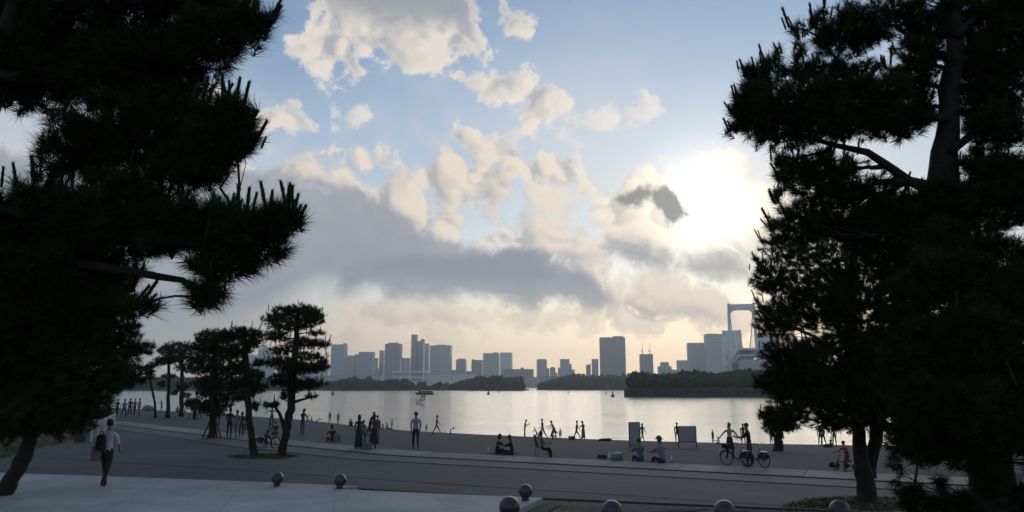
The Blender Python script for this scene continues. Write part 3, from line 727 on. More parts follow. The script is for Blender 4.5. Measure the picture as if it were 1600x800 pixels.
# ------------------------------------------------------------------ suspension bridge, seen almost end on
T1 = Vector((X_at(1159, 1110), 1110.0, WATER)); T2 = Vector((X_at(1142, 1640), 1640.0, WATER))
axis = (T2 - T1).normalized(); side = Vector((axis.y, -axis.x, 0)); rzb = math.atan2(axis.y, axis.x)
br = empty('suspension_bridge', T1, 0, 'white suspension bridge with portal towers beyond the wooded sea wall', 'bridge')
HT = 126.0 + 3.0; HW = 18.0; DECK = 52.0
def beam(mb, a, b, w, h):
    a, b = Vector(a), Vector(b); t = (b - a).normalized(); sd_ = t.cross(Vector((0, 0, 1)));
    if sd_.length < 1e-3: sd_ = side.copy()
    sd_.normalize(); up_ = sd_.cross(t); vs = []
    for q in (a, b):
        for i, j in ((-1, -1), (1, -1), (1, 1), (-1, 1)): vs.append(q + sd_ * (i * w / 2) + up_ * (j * h / 2))
    mb.add(vs, [(3, 2, 1, 0), (4, 5, 6, 7), (0, 1, 5, 4), (1, 2, 6, 5), (2, 3, 7, 6), (3, 0, 4, 7)])
for T in (T1, T2):
    off = T - T1
    tw = MB().box(off + Vector((0, 0, 5)), (46, 30, 10), rzb).build('tower_footing', M_STONE, br)
    tower = MB().box(off + side * 0 + Vector((0, 0, HT - 5.5)), (5.5, HW * 2 - 3.4, 9), rzb).build('tower', M_STEEL, br)
    for k in (-1, 1):
        lg = MB(); a = off + side * (k * (HW + 2.2)); b_ = off + side * (k * HW)
        vs = []
        for q, z, wl_ in ((a, 8, 8.0), (b_, HT, 5.6)):
            for i, j in ((-1, -1), (1, -1), (1, 1), (-1, 1)): vs.append(q + axis * (i * wl_ / 2) + side * (j * wl_ * 0.32) + Vector((0, 0, z)))
        lg.add(vs, [(3, 2, 1, 0), (4, 5, 6, 7), (0, 1, 5, 4), (1, 2, 6, 5), (2, 3, 7, 6), (3, 0, 4, 7)]); lg.build('leg', M_STEEL, tower)
        # curved haunch under the top beam
        hn = MB(); n = 8; vs = []; 
        for f_ in (-2.2, 2.2):
            vs.append(off + side * (k * (HW - 1.4)) + axis * f_ + Vector((0, 0, HT - 10)))
            for i in range(n + 1):
                t = i / n * math.pi / 2; vs.append(off + side * (k * (HW - 1.4 - 9 * (1 - math.sin(t)))) + axis * f_ + Vector((0, 0, HT - 10 - 9 * (1 - math.cos(t)))))
        q = n + 2; fs = [tuple(range(q)), tuple(range(q, 2 * q))[::-1]] + [(i, (i + 1) % q, q + (i + 1) % q, q + i) for i in range(q)]
        hn.add(vs, fs); hn.build('haunch', M_STEEL, tower)
    MB().box(off + Vector((0, 0, DECK - 9)), (5, HW * 2 + 0.5, 5), rzb).build('cross_beam', M_STEEL, tower)
dk = MB(); A_, B_ = -axis * 150, (T2 - T1) + axis * 300
beam(dk, A_ + Vector((0, 0, DECK + 2)), B_ + Vector((0, 0, DECK + 2)), 26, 2.2); beam(dk, A_ + Vector((0, 0, DECK - 6)), B_ + Vector((0, 0, DECK - 6)), 24, 2.0)
app = [A_, A_ + Vector((45, -28, 0)), A_ + Vector((150, -50, -1)), A_ + Vector((320, -60, -2)), A_ + Vector((560, -64, -4))]
for i_ in range(4): beam(dk, app[i_] + Vector((0, 0, DECK + 1)), app[i_ + 1] + Vector((0, 0, DECK + 1)), 15, 2.4)
dkm = dk.build('deck', M_STEEL, br)
tr = MB(); L = (B_ - A_).length; n = int(L / 11)
for k in (-1, 1):
    for i in range(n):
        p0 = A_ + axis * (L * i / n) + side * (k * 12.2); p1 = A_ + axis * (L * (i + 1) / n) + side * (k * 12.2)
        beam(tr, p0 + Vector((0, 0, DECK - 5 if i % 2 else DECK + 1)), p1 + Vector((0, 0, DECK + 1 if i % 2 else DECK - 5)), 0.8, 0.8)
tr.build('truss', M_STEEL, dkm)["kind"] = 'stuff'
span = (T2 - T1).length
for k in (-1, 1):
    pts = []
    for i in range(9): t = i / 8; pts.append(-axis * (150 * (1 - t)) + side * (k * (HW - 1 + 0.5)) + Vector((0, 0, DECK + 3 + (HT + 1 - DECK - 3) * t ** 1.25)))
    for i in range(1, 25): t = i / 24; pts.append(axis * (span * t) + side * (k * (HW - 1 + 0.5)) + Vector((0, 0, HT + 1 - (HT - DECK - 6) * (1 - (2 * t - 1) ** 2))))
    for i in range(1, 9): t = i / 8; pts.append(axis * (span + 150 * t) + side * (k * (HW - 0.5)) + Vector((0, 0, HT + 1 - (HT + 1 - DECK - 3) * t ** 0.8)))
    MB().tube(pts, 0.7, 6).build('main_cable', M_CABLE, br)
    hg = MB()
    for i in range(2, 23, 1):
        q = pts[8 + i]; beam(hg, (q.x, q.y, DECK + 3), (q.x + 0.01, q.y, q.z), 0.35, 0.35)
    hg.build('hanger_ropes', M_CABLE, br)["kind"] = 'stuff'
M_PALE = mat('pale_concrete', (0.42, 0.43, 0.45), 0.8, 0.1, 0.1)
MB().box(A_ + Vector((0, 0, 18)), (8, 24, 44), rzb).build('anchorage', M_PALE, br)
for q in (app[1], app[2], (app[2] + app[3]) / 2, app[3], (app[3] + app[4]) / 2):
    pr = MB().box(q + Vector((0, 0, 18)), (4, 5, 44)).box(q + Vector((0, 0, 44.5)), (5, 14, 10)).build('pier', M_PALE, br)

# ------------------------------------------------------------------ pines
def needle_mesh(name, P, A, n, L, wd, spread=(0.35, 1.25), shoot=0.12):
    """P, A: tuft positions and shoot axes; n needles each, thin tapered faces round the shoot"""
    T = len(P); A = A / np.linalg.norm(A, axis=1)[:, None]
    ref = np.where(np.abs(A[:, 2:3]) < 0.9, np.array([[0, 0, 1.0]]), np.array([[1.0, 0, 0]]))
    e1 = np.cross(A, ref); e1 /= np.linalg.norm(e1, axis=1)[:, None]; e2 = np.cross(A, e1)
    ph = rng.uniform(0, 2 * np.pi, (T, n)); th = rng.uniform(*spread, (T, n)); ln = L * rng.uniform(0.6, 1.15, (T, n))
    side = e1[:, None] * np.cos(ph)[..., None] + e2[:, None] * np.sin(ph)[..., None]
    D = A[:, None] * np.cos(th)[..., None] + side * np.sin(th)[..., None]
    D[..., 2] -= 0.10; D /= np.linalg.norm(D, axis=2)[..., None]
    B = P[:, None] - A[:, None] * (rng.uniform(0, 1, (T, n)) * shoot)[..., None]
    w = np.cross(D, rng.standard_normal((T, n, 3))); w /= np.linalg.norm(w, axis=2)[..., None]; w *= wd / 2
    tip = B + D * ln[..., None]; tip[..., 2] -= 0.02 * ln * 0
    V = np.stack([B + w, B - w, tip], 2).reshape(-1, 3); k = T * n
    me = bpy.data.meshes.new(name); me.vertices.add(k * 3); me.vertices.foreach_set("co", V.ravel().astype(np.float32))
    me.loops.add(k * 3); me.loops.foreach_set("vertex_index", np.arange(k * 3, dtype=np.int32))
    me.polygons.add(k); me.polygons.foreach_set("loop_start", np.arange(0, k * 3, 3).astype(np.int32)); me.update()
    return me
def shoot_mesh():
    m = MB().tube([(0, 0, -0.03), (0, 0, 0.5), (0, 0, 0.92), (0, 0, 1.0)], [0.05, 0.052, 0.05, 0.02], 6)
    for i in range(90):
        z = random.uniform(0.05, 1.0); a = random.uniform(0, 6.283); r = 0.05; l = random.uniform(0.07, 0.16) * (1.3 - 0.5 * z)
        c, s = math.cos(a), math.sin(a); t = 0.012
        m.add([(c * r - s * t, s * r + c * t, z), (c * r + s * t, s * r - c * t, z), (c * (r + l * 0.55), s * (r + l * 0.55), z + l)], [(0, 1, 2)])
    me = m.mesh('shoot'); me.materials.append(M_NEEDLE); return me
SHOOT = shoot_mesh()
def curve(p0, p1, sag=0.0, wig=0.08, n=6):
    p0, p1 = Vector(p0), Vector(p1); L = (p1 - p0).length; out = []
    for i in range(n + 1):
        t = i / n; q = p0.lerp(p1, t); k = math.sin(math.pi * t)
        q += Vector((random.uniform(-1, 1), random.uniform(-1, 1), random.uniform(-0.6, 0.8))) * (wig * L * k * 0.5) + Vector((0, 0, sag * L * k)); out.append(q)
    return out
def pine(name, label, trunks, pads, tuft=0.11, needles=56, wd=0.0045, opac=7.0, shoots=1.0, group=None, limbs=(), shoot_len=(0.14, 0.3), br=0.035, spray=1.0, cat='tree', tree_seed=1, tips=()):
    """trunks: lists of (x, y, z, r); pads: (centre, rx, ry depth, rz, density)"""
    global rng
    rng = np.random.default_rng(100 + tree_seed); random.seed(100 + tree_seed)
    b0 = Vector(trunks[0][0][:3]); e = empty(name, b0, 0, label, cat, group)
    path = []
    for tk in trunks:
        pts = [Vector(p[:3]) - b0 for p in tk]; rad = [p[3] for p in tk]
        P2, R2 = [], []
        for i in range(len(pts) - 1):
            for j in range(4):
                t = j / 4; q = pts[i].lerp(pts[i + 1], t); r = rad[i] * (1 - t) + rad[i + 1] * t
                P2.append(q + Vector((random.uniform(-1, 1), random.uniform(-1, 1), 0)) * r * 0.18 * (i + j > 0)); R2.append(r * random.uniform(0.93, 1.08))
        P2.append(pts[-1]); R2.append(rad[-1]); R2[0] *= 1.35
        MB().tube(P2, R2, 10).build('trunk', M_BARK, e); path += list(zip(P2, R2))
    for lb in limbs:
        pts = [Vector(p[:3]) - b0 for p in lb]; MB().tube(pts, [p[3] for p in lb], 7).build('limb', M_BARK, e)
        path += [(p, q[3]) for p, q in zip(pts, lb)]
    allP, allA = [], []
    for (c, rx, ry, rz, dens) in pads:
        c = Vector(c) - b0
        area = math.pi * rx * rz; n = max(6, int(opac * dens * area / (math.pi * (tuft * 0.95) ** 2)))
        d = rng.standard_normal((n, 3)); d /= np.linalg.norm(d, axis=1)[:, None]
        rad = rng.uniform(0.12, 1.0, (n, 1)) ** 0.5
        lump = 1 + 0.18 * np.sin(d[:, :1] * 5 + rx * 9) * np.cos(d[:, 1:2] * 4 + rz * 7)
        pos = d * rad * lump * np.array([rx, ry, rz]) + np.array(c)
        ax = d * np.array([1.0, 1.0, 0.7]) + np.array([0, 0, 0.75]) + rng.standard_normal((n, 3)) * 0.38
        allP.append(pos); allA.append(ax)
        # branch: from the nearest lower piece of trunk or limb into the pad, forking to its tufts
        q0 = min(path, key=lambda t: (t[0] - c).length + max(0, t[0].z - c.z) * 1.6)
        cv = curve(q0[0], c, -0.05, 0.16, 6); r0 = min(br * (0.6 + 0.5 * (rx / (tuft * 6))), q0[1] * 0.8)
        m = MB().tube(cv, [r0 * (1 - 0.62 * i / 6) for i in range(7)], 6)
        kmax = int(min(14, 5 + n / 12) * spray)
        for i in range(kmax):
            q = Vector(pos[rng.integers(n)]); st = cv[random.choice((3, 4, 5, 6))]
            m.tube(curve(st, q, -0.03, 0.2, 3), [r0 * 0.28, r0 * 0.22, r0 * 0.16, r0 * 0.1], 4, cap=False)
        m.build('branch', M_BARK, e)
        ns = int(shoots * (2 + rx / tuft * 0.55))
        for i in range(ns):
            th = random.uniform(-1, 1); th = math.copysign(abs(th) ** 0.6, th); fy = random.uniform(-0.7, 0.7)
            k = math.sqrt(max(0.0, 1 - th * th * 0.96 - fy * fy * 0.5))
            so = link('shoot', SHOOT, None, e, c + Vector((th * rx * 0.98, fy * ry, k * rz * 0.92)))
            l = random.uniform(*shoot_len); so.scale = (l * 0.62 + 0.10, l * 0.62 + 0.10, l)
            so.rotation_euler = (random.uniform(-0.2, 0.2), random.uniform(-0.1, 0.1) + th * 0.38, random.uniform(0, 6.28))
    cs = [Vector(p[0]) - b0 for p in pads]
    for (tp, lean_) in tips:                                # single long shoots standing out of the outline, on their own twig
        tp = Vector(tp) - b0; c = min(cs, key=lambda q: (q - tp).length); dirn = Vector((lean_, random.uniform(-0.25, 0.25), 1.0)).normalized()
        MB().tube(curve(c, tp, 0.0, 0.12, 4), [br * 0.35, br * 0.3, br * 0.26, br * 0.22, br * 0.2], 5).build('twig', M_BARK, e)
        n = 7; k_ = rng.uniform(0, 1, (n, 1)); allP.append(np.array(c)[None] * k_ * 0.45 + np.array(tp)[None] * (1 - k_ * 0.45) + rng.standard_normal((n, 3)) * tuft * 0.25)
        allA.append(np.array(dirn)[None] + rng.standard_normal((n, 3)) * 0.45)
        for j in range(random.choice((1, 2, 2, 3))):
            l = random.uniform(*shoot_len) * (1.0 if j == 0 else 0.7); so = link('shoot', SHOOT, None, e, tp + Vector((random.uniform(-1, 1), random.uniform(-1, 1), 0)) * (0.02 + 0.035 * (j > 0)) - dirn * 0.02)
            so.scale = (l * 0.62 + 0.10, l * 0.62 + 0.10, l); so.rotation_euler = (dirn + Vector((random.uniform(-0.2, 0.2), random.uniform(-0.2, 0.2), 0))).to_track_quat('Z', 'Y').to_euler()
    cr = link('crown', needle_mesh('needles', np.concatenate(allP), np.concatenate(allA), needles, tuft * 1.45, wd, shoot=tuft), M_NEEDLE, e); cr["kind"] = 'stuff'
    return e
def PD(lst, k=1.0, dd=None):
    """(x, y, depth, half width, half height, density) as seen in the photograph -> ellipsoids in metres"""
    out = []
    for x, y, d, a, b, dens in lst:
        rx, rz = a / F * d, b / F * d
        out.append((at(x, y, d), rx * k, max(rz, min(rx, rz * 2.2)) * 0.95, rz * k, dens))
    return out
def TP(lst, d): return [(at(x, y, d), l) for x, y, l in lst]
def TK(lst, d):
    """trunk through photograph pixels (x, y, half width) at a depth"""
    return [(*at(x, y, d), r / F * d) for x, y, r in lst]
def rooted(tk):
    x, y, z, r = tk[0]; g = float(height(x, y)); 
    return [(x, y, g - 0.15, r * 1.15)] + [p for p in tk if p[2] > g + 0.05]

# the two great pines that frame the view
tk = [(-5.0, 6.2, -0.1, 0.24), (-5.05, 6.15, 1.5, 0.20), (-4.9, 6.1, 3.0, 0.17), (-4.6, 6.0, 4.4, 0.14), (-4.4, 6.0, 5.6, 0.10), (-4.3, 6, 6.6, 0.05)]
pine('pine_tree', 'near black pine with long shoots on three tiers, its bare limb pointing at the bay', [tk], PD([
 (190, 0, 6.0, 170, 85, 1), (330, 62, 5.6, 70, 46, 1), (384, 34, 5.5, 34, 30, 0.9), (90, 100, 6.2, 120, 75, 1.1), (15, 110, 6.3, 70, 62, 1.1), (20, 30, 6.3, 80, 60, 1.0), (230, 110, 5.9, 110, 60, 1.1),
 (340, 5, 5.7, 60, 30, 0.8), (250, 200, 6.0, 120, 62, 1.1), (338, 210, 5.6, 55, 60, 1), (372, 190, 5.5, 26, 42, 0.8), (140, 230, 6.1, 80, 55, 1.0), (290, 262, 5.7, 70, 30, 0.9),
 (70, 345, 6.2, 100, 62, 1.1), (190, 335, 6.0, 120, 75, 1.1), (300, 352, 5.8, 85, 50, 1.0), (396, 368, 5.6, 70, 44, 1), (350, 408, 5.6, 60, 30, 0.9),
 (430, 345, 5.5, 36, 26, 0.8), (320, 456, 5.5, 36, 26, 1), (110, 420, 6.2, 105, 55, 1.1), (20, 430, 6.2, 70, 60, 1.1), (60, 490, 6.3, 100, 60, 1.1), (150, 470, 6.2, 52, 40, 1), (20, 560, 6.4, 70, 55, 1.0), (195, 466, 6.0, 22, 16, 0.7)]),
 tips=TP([(418, 40, 0.35), (405, 62, 0.4), (425, 22, 0.3), (388, 25, 0.1), (378, 165, 0.3), (392, 195, 0.4), (400, 225, 0.5), (384, 235, 0.4), (368, 150, 0.1), (350, 160, -0.1), (462, 335, 0.3), (448, 322, 0.2), (425, 330, 0.0), (385, 330, 0.1), (372, 335, -0.1), (340, 345, 0), (468, 350, 0.5), (28, 285, -0.1), (52, 278, 0.1), (210, 478, 0.6), (222, 475, 0.8)], 5.6),
 tuft=0.105, needles=64, wd=0.0062, opac=17.0, shoots=1.0, shoot_len=(0.14, 0.27), tree_seed=1,
 limbs=[TK([(-150,375, 16), (40, 400, 9), (120, 412, 8), (205, 424, 7), (245, 432, 6), (285, 438, 5), (315, 452, 4)], 5.9), TK([(-150,305, 16), (40, 330, 10), (150, 350, 8), (260, 360, 6), (380, 372, 4)], 5.9),
        TK([(-150,95, 16), (20, 120, 10), (150, 90, 8), (260, 80, 6), (370, 45, 4)], 5.9)])
tk = rooted(TK([(1575, 930, 36), (1560, 830, 32), (1535, 640, 28), (1500, 430, 25), (1474, 285, 23), (1480, 190, 16), (1490, 90, 14), (1495, -40, 11), (1500, -120, 6)], 9.2))
pine('pine_tree', 'tall pine with a leaning upper trunk and a bare diagonal limb against the bright sky', [tk], PD([
 (1240, 178, 8.7, 98, 52, 1.15), (1330, 160, 9, 90, 62, 1.1), (1178, 170, 8.5, 36, 50, 1), (1188, 122, 8.6, 28, 26, 0.8), (1275, 255, 9.0, 50, 22, 0.8), (1225, 262, 8.9, 20, 30, 0.7), (1320, 262, 9.2, 36, 20, 0.6), (1535, 170, 9.4, 40, 50, 0.8), (1575, 280, 9.0, 50, 40, 1.0), (1525, 250, 9.4, 30, 24, 0.6), (1400, 190, 9.2, 55, 32, 0.8), (1430, 165, 9.4, 36, 40, 0.8), (1525, 110, 9.5, 36, 90, 0.7), (1385, 378, 9.5, 60, 40, 1.0), (1440, 50, 9.4, 50, 40, 0.7), (1420, 420, 9.6, 60, 40, 1.0), (1505, 20, 9.5, 40, 50, 0.7), (1300, 345, 9.4, 60, 34, 0.8), (1260, 110, 8.8, 60, 25, 0.7),
 (1335, 45, 9, 58, 44, 1.0), (1395, 20, 9, 55, 22, 0.7), (1290, 62, 8.8, 26, 26, 0.7), (1440, 90, 9, 45, 35, 0.7), (1470, 10, 9.3, 60, 34, 0.45), (1420, 120, 9.3, 40, 40, 0.6),
 (1575, 90, 9, 62, 105, 1.1), (1560, 200, 8.8, 48, 40, 0.9), (1595, 0, 9, 62, 60, 1.1), (1560, 262, 8.8, 60, 26, 0.8),
 (1270, 290, 9.2, 58, 40, 0.55), (1340, 310, 9.4, 80, 42, 0.6), (1400, 340, 9.5, 70, 40, 0.8), (1545, 318, 9, 95, 48, 1.0), (1460, 330, 9.3, 80, 45, 1.0), (1250, 350, 9.2, 42, 42, 0.7), (1490, 380, 8.7, 70, 40, 1.0), (1470, 300, 9.0, 40, 22, 0.8), (1560, 390, 9, 60, 30, 0.4)]),
 tips=TP([(1158, 105, -0.3), (1150, 150, -0.35), (1142, 175, -0.4), (1140, 205, -0.6), (1195, 95, -0.15), (1178, 110, -0.2), (1220, 80, -0.1), (1232, 40, -0.3), (1245, 60, -0.2), (1270, 30, -0.2), (1215, 275, -0.3), (1212, 315, -0.3), (1205, 350, -0.5), (1285, 10, -0.1)], 8.6),
 tuft=0.105, needles=56, wd=0.0075, opac=13.0, shoots=0.85, shoot_len=(0.13, 0.27), tree_seed=2, br=0.045, spray=2.6,
 limbs=[TK([(1478, 300, 13), (1420, 283, 8), (1385, 258, 7), (1355, 238, 6), (1300, 226, 4), (1230, 205, 3)], 9.1), TK([(1486, 235, 8), (1512, 216, 6), (1540, 200, 5), (1570, 150, 3)], 9.0),
        TK([(1482, 185, 9), (1440, 182, 6), (1390, 190, 5), (1330, 170, 4)], 9.1), TK([(1490, 95, 8), (1450, 80, 5), (1400, 40, 4), (1350, 40, 3)], 9.2), TK([(1492, 60, 8), (1520, 30, 5), (1560, 10, 4)], 9.1)])
g = ground(1352, 784)
tk = rooted(TK([(1353, 784, 13.5), (1351, 740, 13), (1343, 690, 9.5), (1335, 630, 9), (1328, 560, 10), (1330, 470, 8), (1336, 400, 5)], g.y))
tk2 = TK([(1357, 745, 9), (1365, 700, 9), (1374, 650, 8.5), (1392, 570, 9), (1400, 480, 6)], g.y + 0.2)
d_ = g.y - 1.2
pine('pine_tree', 'forked pine on the grass strip whose low branches hang over the promenade', [tk, tk2], PD([
 (1225, 388, d_ - 1, 38, 28, 0.5), (1300, 405, d_, 75, 45, 0.8), (1205, 432, d_ - 1, 36, 28, 0.8), (1270, 470, d_, 80, 52, 1.0), (1212, 500, d_ - 1, 34, 34, 0.9), (1350, 480, d_ + 0.6, 75, 62, 1.0),
 (1240, 560, d_ - 1, 56, 36, 1.0), (1208, 598, d_ - 1.2, 26, 22, 0.9), (1320, 560, d_, 85, 50, 1.0), (1395, 570, d_ + 0.4, 70, 55, 1.0), (1262, 615, d_ - 0.8, 62, 34, 1.0), (1330, 630, d_, 62, 38, 1.0),
 (1225, 648, d_ - 1.4, 38, 22, 1.0), (1395, 650, d_, 55, 36, 1.0), (1300, 660, d_ - 0.8, 36, 15, 0.7), (1425, 520, d_, 60, 70, 1)]),
 tuft=0.115, needles=46, wd=0.0105, opac=9.5, shoots=0.7, shoot_len=(0.16, 0.32), tree_seed=3, br=0.045,
 tips=TP([(1178, 402, -0.5), (1190, 420, -0.4), (1185, 372, -0.3), (1182, 470, -0.5), (1200, 452, -0.3), (1192, 500, -0.5), (1200, 545, -0.4), (1184, 600, -0.5), (1190, 648, -0.6), (1196, 662, -0.7), (1205, 365, -0.2)], d_ - 1.2))
tk = [(8.0, 8.4, 0.1, 0.22), (7.7, 8.3, 1.8, 0.18), (7.3, 8.3, 3.2, 0.14), (6.9, 8.3, 4.4, 0.10), (6.6, 8.3, 5.2, 0.05)]
pine('pine_tree', 'dense dark pine crowded against the leaning one, foliage down to the ground', [tk], PD([
 (1480, 440, 8.3, 95, 55, 1.1), (1575, 470, 8, 80, 66, 1.1), (1470, 550, 8.3, 92, 58, 1.1), (1575, 580, 8, 80, 62, 1.1), (1480, 640, 8.2, 84, 48, 1.1), (1555, 680, 8, 52, 30, 1.0),
 (1430, 690, 8.4, 46, 32, 1.0), (1640, 700, 8, 40, 50, 1.0), (1490, 705, 8.3, 42, 26, 0.9), (1545, 745, 8.2, 26, 36, 0.8), (1425, 600, 8.5, 50, 40, 1.0), (1625, 420, 8, 40, 60, 1), (1760, 420, 8.3, 110, 70, 0.7), (1780, 560, 8.3, 120, 80, 0.7), (1740, 690, 8.2, 90, 60, 0.7), (1700, 300, 8.4, 80, 60, 0.7), (1540, 640, 7.6, 60, 50, 1), (1600, 640, 7.6, 50, 50, 1), (1530, 520, 7.7, 60, 60, 1), (1450, 620, 7.9, 50, 40, 1)]),
 tuft=0.105, needles=56, wd=0.0075, opac=14.0, shoots=0.4, tree_seed=4)
pine('pine_shrub', 'low dark pine scrub under the crowded pine at the edge of the bare earth', [[(6.2, 9.5, 0.3, 0.05), (6.25, 9.5, 0.9, 0.04), (6.2, 9.5, 1.35, 0.02)]], PD([
 (1432, 782, 9.6, 34, 24, 1.0), (1500, 790, 9.4, 46, 24, 1.1), (1570, 790, 9.2, 50, 30, 1.1), (1610, 770, 9.0, 36, 20, 1.0), (1465, 755, 9.5, 16, 14, 0.7), (1402, 740, 9.8, 12, 30, 0.35)]), tuft=0.1, needles=50, wd=0.0075, opac=10, shoots=0.3, tree_seed=5, cat='shrub', br=0.02)
# leaning tree on the left with the low spreading crown
g = ground(-12, 784)
tk = [(*at(x, y, g.y), r / F * g.y) for x, y, r in ((-8, 782, 13), (12, 758, 12), (32, 728, 11), (44, 700, 11), (54, 665, 10), (66, 620, 9), (90, 570, 7), (110, 520, 4))]
tk[0] = (tk[0][0], tk[0][1], g.z - 0.1, tk[0][3])
d_ = g.y
pine('pine_tree', 'leaning tree with a low broad crown over the lawn by the white railing', [tk], PD([
 (40, 560, d_, 110, 62, 1.1), (130, 520, d_ + 0.4, 70, 52, 1.0), (185, 545, d_ + 0.6, 40, 40, 1.0), (225, 545, d_ + 0.6, 18, 12, 0.8), (205, 505, d_ + 0.6, 18, 20, 0.7), (120, 590, d_, 90, 38, 1.1), (195, 585, d_ + 0.5, 38, 22, 0.9),
 (70, 640, d_ - 0.3, 90, 36, 1.1), (10, 640, d_ - 0.3, 60, 50, 1.1), (140, 630, d_, 36, 24, 0.9), (10, 500, d_, 90, 60, 1.1), (100, 665, d_ - 0.4, 40, 18, 0.8), (170, 470, d_ + 0.8, 40, 26, 0.8)]),
 tuft=0.14, needles=34, wd=0.014, opac=10.5, shoots=0.0, tree_seed=6)
# the shaped pines in the middle distance
def mid(label, trunk, pads, feet, group=None, sd=0, k=1.0, needles=22, opac=11.0, limbs=(), shoots=0.8, name='pine_tree'):
    g = ground(*feet); d = g.y
    tk = rooted(TK(trunk, d)); tk[0] = (tk[0][0], tk[0][1], g.z - 0.1, tk[0][3])
    return pine(name, label, [tk], PD([(x, y, d + random.uniform(-0.02, 0.02) * d, a * 1.08, b * 1.12, q) for x, y, a, b, q in pads]), tuft=0.13 * k, needles=needles, wd=0.019 * k, opac=opac, shoots=shoots, shoot_len=(0.16, 0.38), group=group,
                limbs=[TK(l, d) for l in limbs], tree_seed=10 + sd, br=0.04, spray=0.6)
mid('tall shaped pine with layered cloud pads and a low bent branch beside the cyclist', [(440, 713, 6.5), (444, 690, 6), (449, 668, 5.8), (454, 640, 6), (456, 600, 5.5), (460, 560, 5), (464, 520, 4), (466, 485, 2)],
 [(466, 488, 38, 13, 1.1), (428, 497, 20, 8, 0.9), (492, 497, 17, 11, 1), (455, 508, 36, 9, 0.9), (494, 519, 14, 5, 0.8), (432, 525, 20, 9, 0.9), (478, 535, 30, 9, 0.9), (506, 537, 12, 6, 0.8), (442, 547, 22, 8, 0.8),
  (485, 556, 24, 7, 0.8), (438, 565, 20, 9, 1), (470, 574, 38, 10, 1.1), (502, 570, 14, 9, 0.9), (446, 592, 26, 11, 1), (482, 598, 24, 9, 0.9), (444, 619, 6, 8, 0.8), (486, 619, 9, 4, 0.8), (424, 632, 14, 4.5, 1.2), (460, 605, 14, 8, 0.9)],
 (440, 713), sd=1, limbs=[[(446, 672, 4), (441, 658, 3), (437, 646, 2.5), (430, 636, 2), (423, 633, 1.5)], [(455, 630, 3), (470, 625, 2), (486, 621, 1.2)]])
mid('twin crowned pine standing on the grass patch beside the tall shaped pine', [(398, 713, 5.5), (393, 680, 5), (389, 650, 4.6), (386, 600, 4.4), (384, 560, 5), (381, 525, 3)],
 [(380, 522, 34, 11, 1.1), (350, 527, 20, 8, 1), (392, 536, 22, 8, 1), (366, 548, 26, 11, 1), (408, 566, 12, 6, 0.9), (372, 574, 22, 10, 1), (396, 586, 18, 9, 1), (378, 598, 22, 9, 1), (402, 606, 17, 8, 1), (384, 617, 14, 8, 0.9), (397, 634, 11, 7, 0.8), (370, 622, 9, 6, 0.7)],
 (398, 713), sd=2)
mid('broad pine with a propped splayed foot behind the twin crowned pine', [(331, 685, 5.5), (332, 660, 5), (334, 620, 4.5), (336, 570, 5), (336, 530, 3)],
 [(335, 528, 30, 12, 1.1), (315, 542, 18, 9, 1), (346, 552, 30, 14, 1), (322, 568, 24, 12, 1), (348, 580, 26, 12, 1), (330, 598, 26, 12, 1), (352, 612, 22, 12, 1), (318, 614, 14, 8, 0.8), (342, 630, 22, 10, 1), (325, 634, 14, 8, 0.9), (338, 645, 14, 7, 0.8)],
 (331, 685), sd=3)
q = ground(331, 685)
for k, (ox, oy) in enumerate(((-0.55, -0.15), (0.62, -0.1), (0.1, 0.6))):
    tag(MB().tube([(q.x + ox, q.y + oy, q.z - 0.05), (q.x + ox * 0.12, q.y + oy * 0.12, q.z + 1.35)], 0.055, 7).build('prop_pole', mat('weathered_wood', (0.09, 0.075, 0.06), 0.9, 0.2, 8)), 'wooden prop pole leaning on the trunk of the broad pine', 'pole', 'props of the broad pine')
mid('straight pine with two flat pads, third of the waterside pines from the leaning one', [(283, 651, 3.2), (284, 620, 3), (284, 580, 2.6), (283, 545, 2)],
 [(280, 543, 24, 9, 1), (300, 556, 22, 10, 1), (270, 560, 18, 8, 1), (292, 574, 18, 7, 0.9), (284, 604, 10, 7, 0.9), (289, 618, 9, 5, 0.8), (310, 580, 14, 6, 0.8)], (283, 651), 'waterside pines', 4, 1.5, 16)
mid('slim pine with small side tufts beside the thin crooked pine', [(262, 653, 2.8), (263, 620, 2.5), (264, 590, 2.2), (263, 560, 2)],
 [(262, 547, 16, 8, 1), (256, 566, 12, 4, 0.9), (268, 560, 14, 6, 1), (262, 588, 12, 4, 0.8), (272, 613, 7, 4, 0.8), (254, 600, 7, 5, 0.8)], (262, 653), 'waterside pines', 5, 1.5, 16)
mid('thin crooked pine with a bare bowed trunk near the water', [(243, 653, 1.9), (242, 630, 1.8), (238, 610, 1.7), (234, 592, 2.2), (235, 580, 1.8), (238, 572, 1.2)],
 [(240, 570, 11, 5, 0.9), (250, 562, 10, 5, 0.9), (236, 580, 7, 3, 0.7), (228, 575, 8, 4, 0.7)], (243, 653), 'waterside pines', 6, 1.5, 16, shoots=0.3)
mid('small rounded pine held by four stakes near the waterside pines', [(304, 655, 2.5), (304, 640, 2.2), (305, 628, 1.5)],
 [(303, 628, 13, 6, 1.2), (312, 634, 10, 6, 1.1), (296, 632, 8, 5, 1), (318, 640, 9, 6, 1), (306, 638, 9, 4, 1)], (304, 655), None, 7, 1.3, 18, shoots=0.2)
q = ground(304, 655)
for k, (ox, oy) in enumerate(((-0.75, -0.1), (0.6, -0.35), (-0.3, 0.5), (0.75, 0.3))):
    tag(MB().tube([(q.x + ox, q.y + oy, q.z - 0.05), (q.x + ox * 0.2, q.y + oy * 0.2, q.z + 1.25)], 0.05, 7).build('prop_pole', MATS['weathered_wood']), 'wooden stake propping the small rounded pine', 'pole', 'stakes of the small rounded pine')
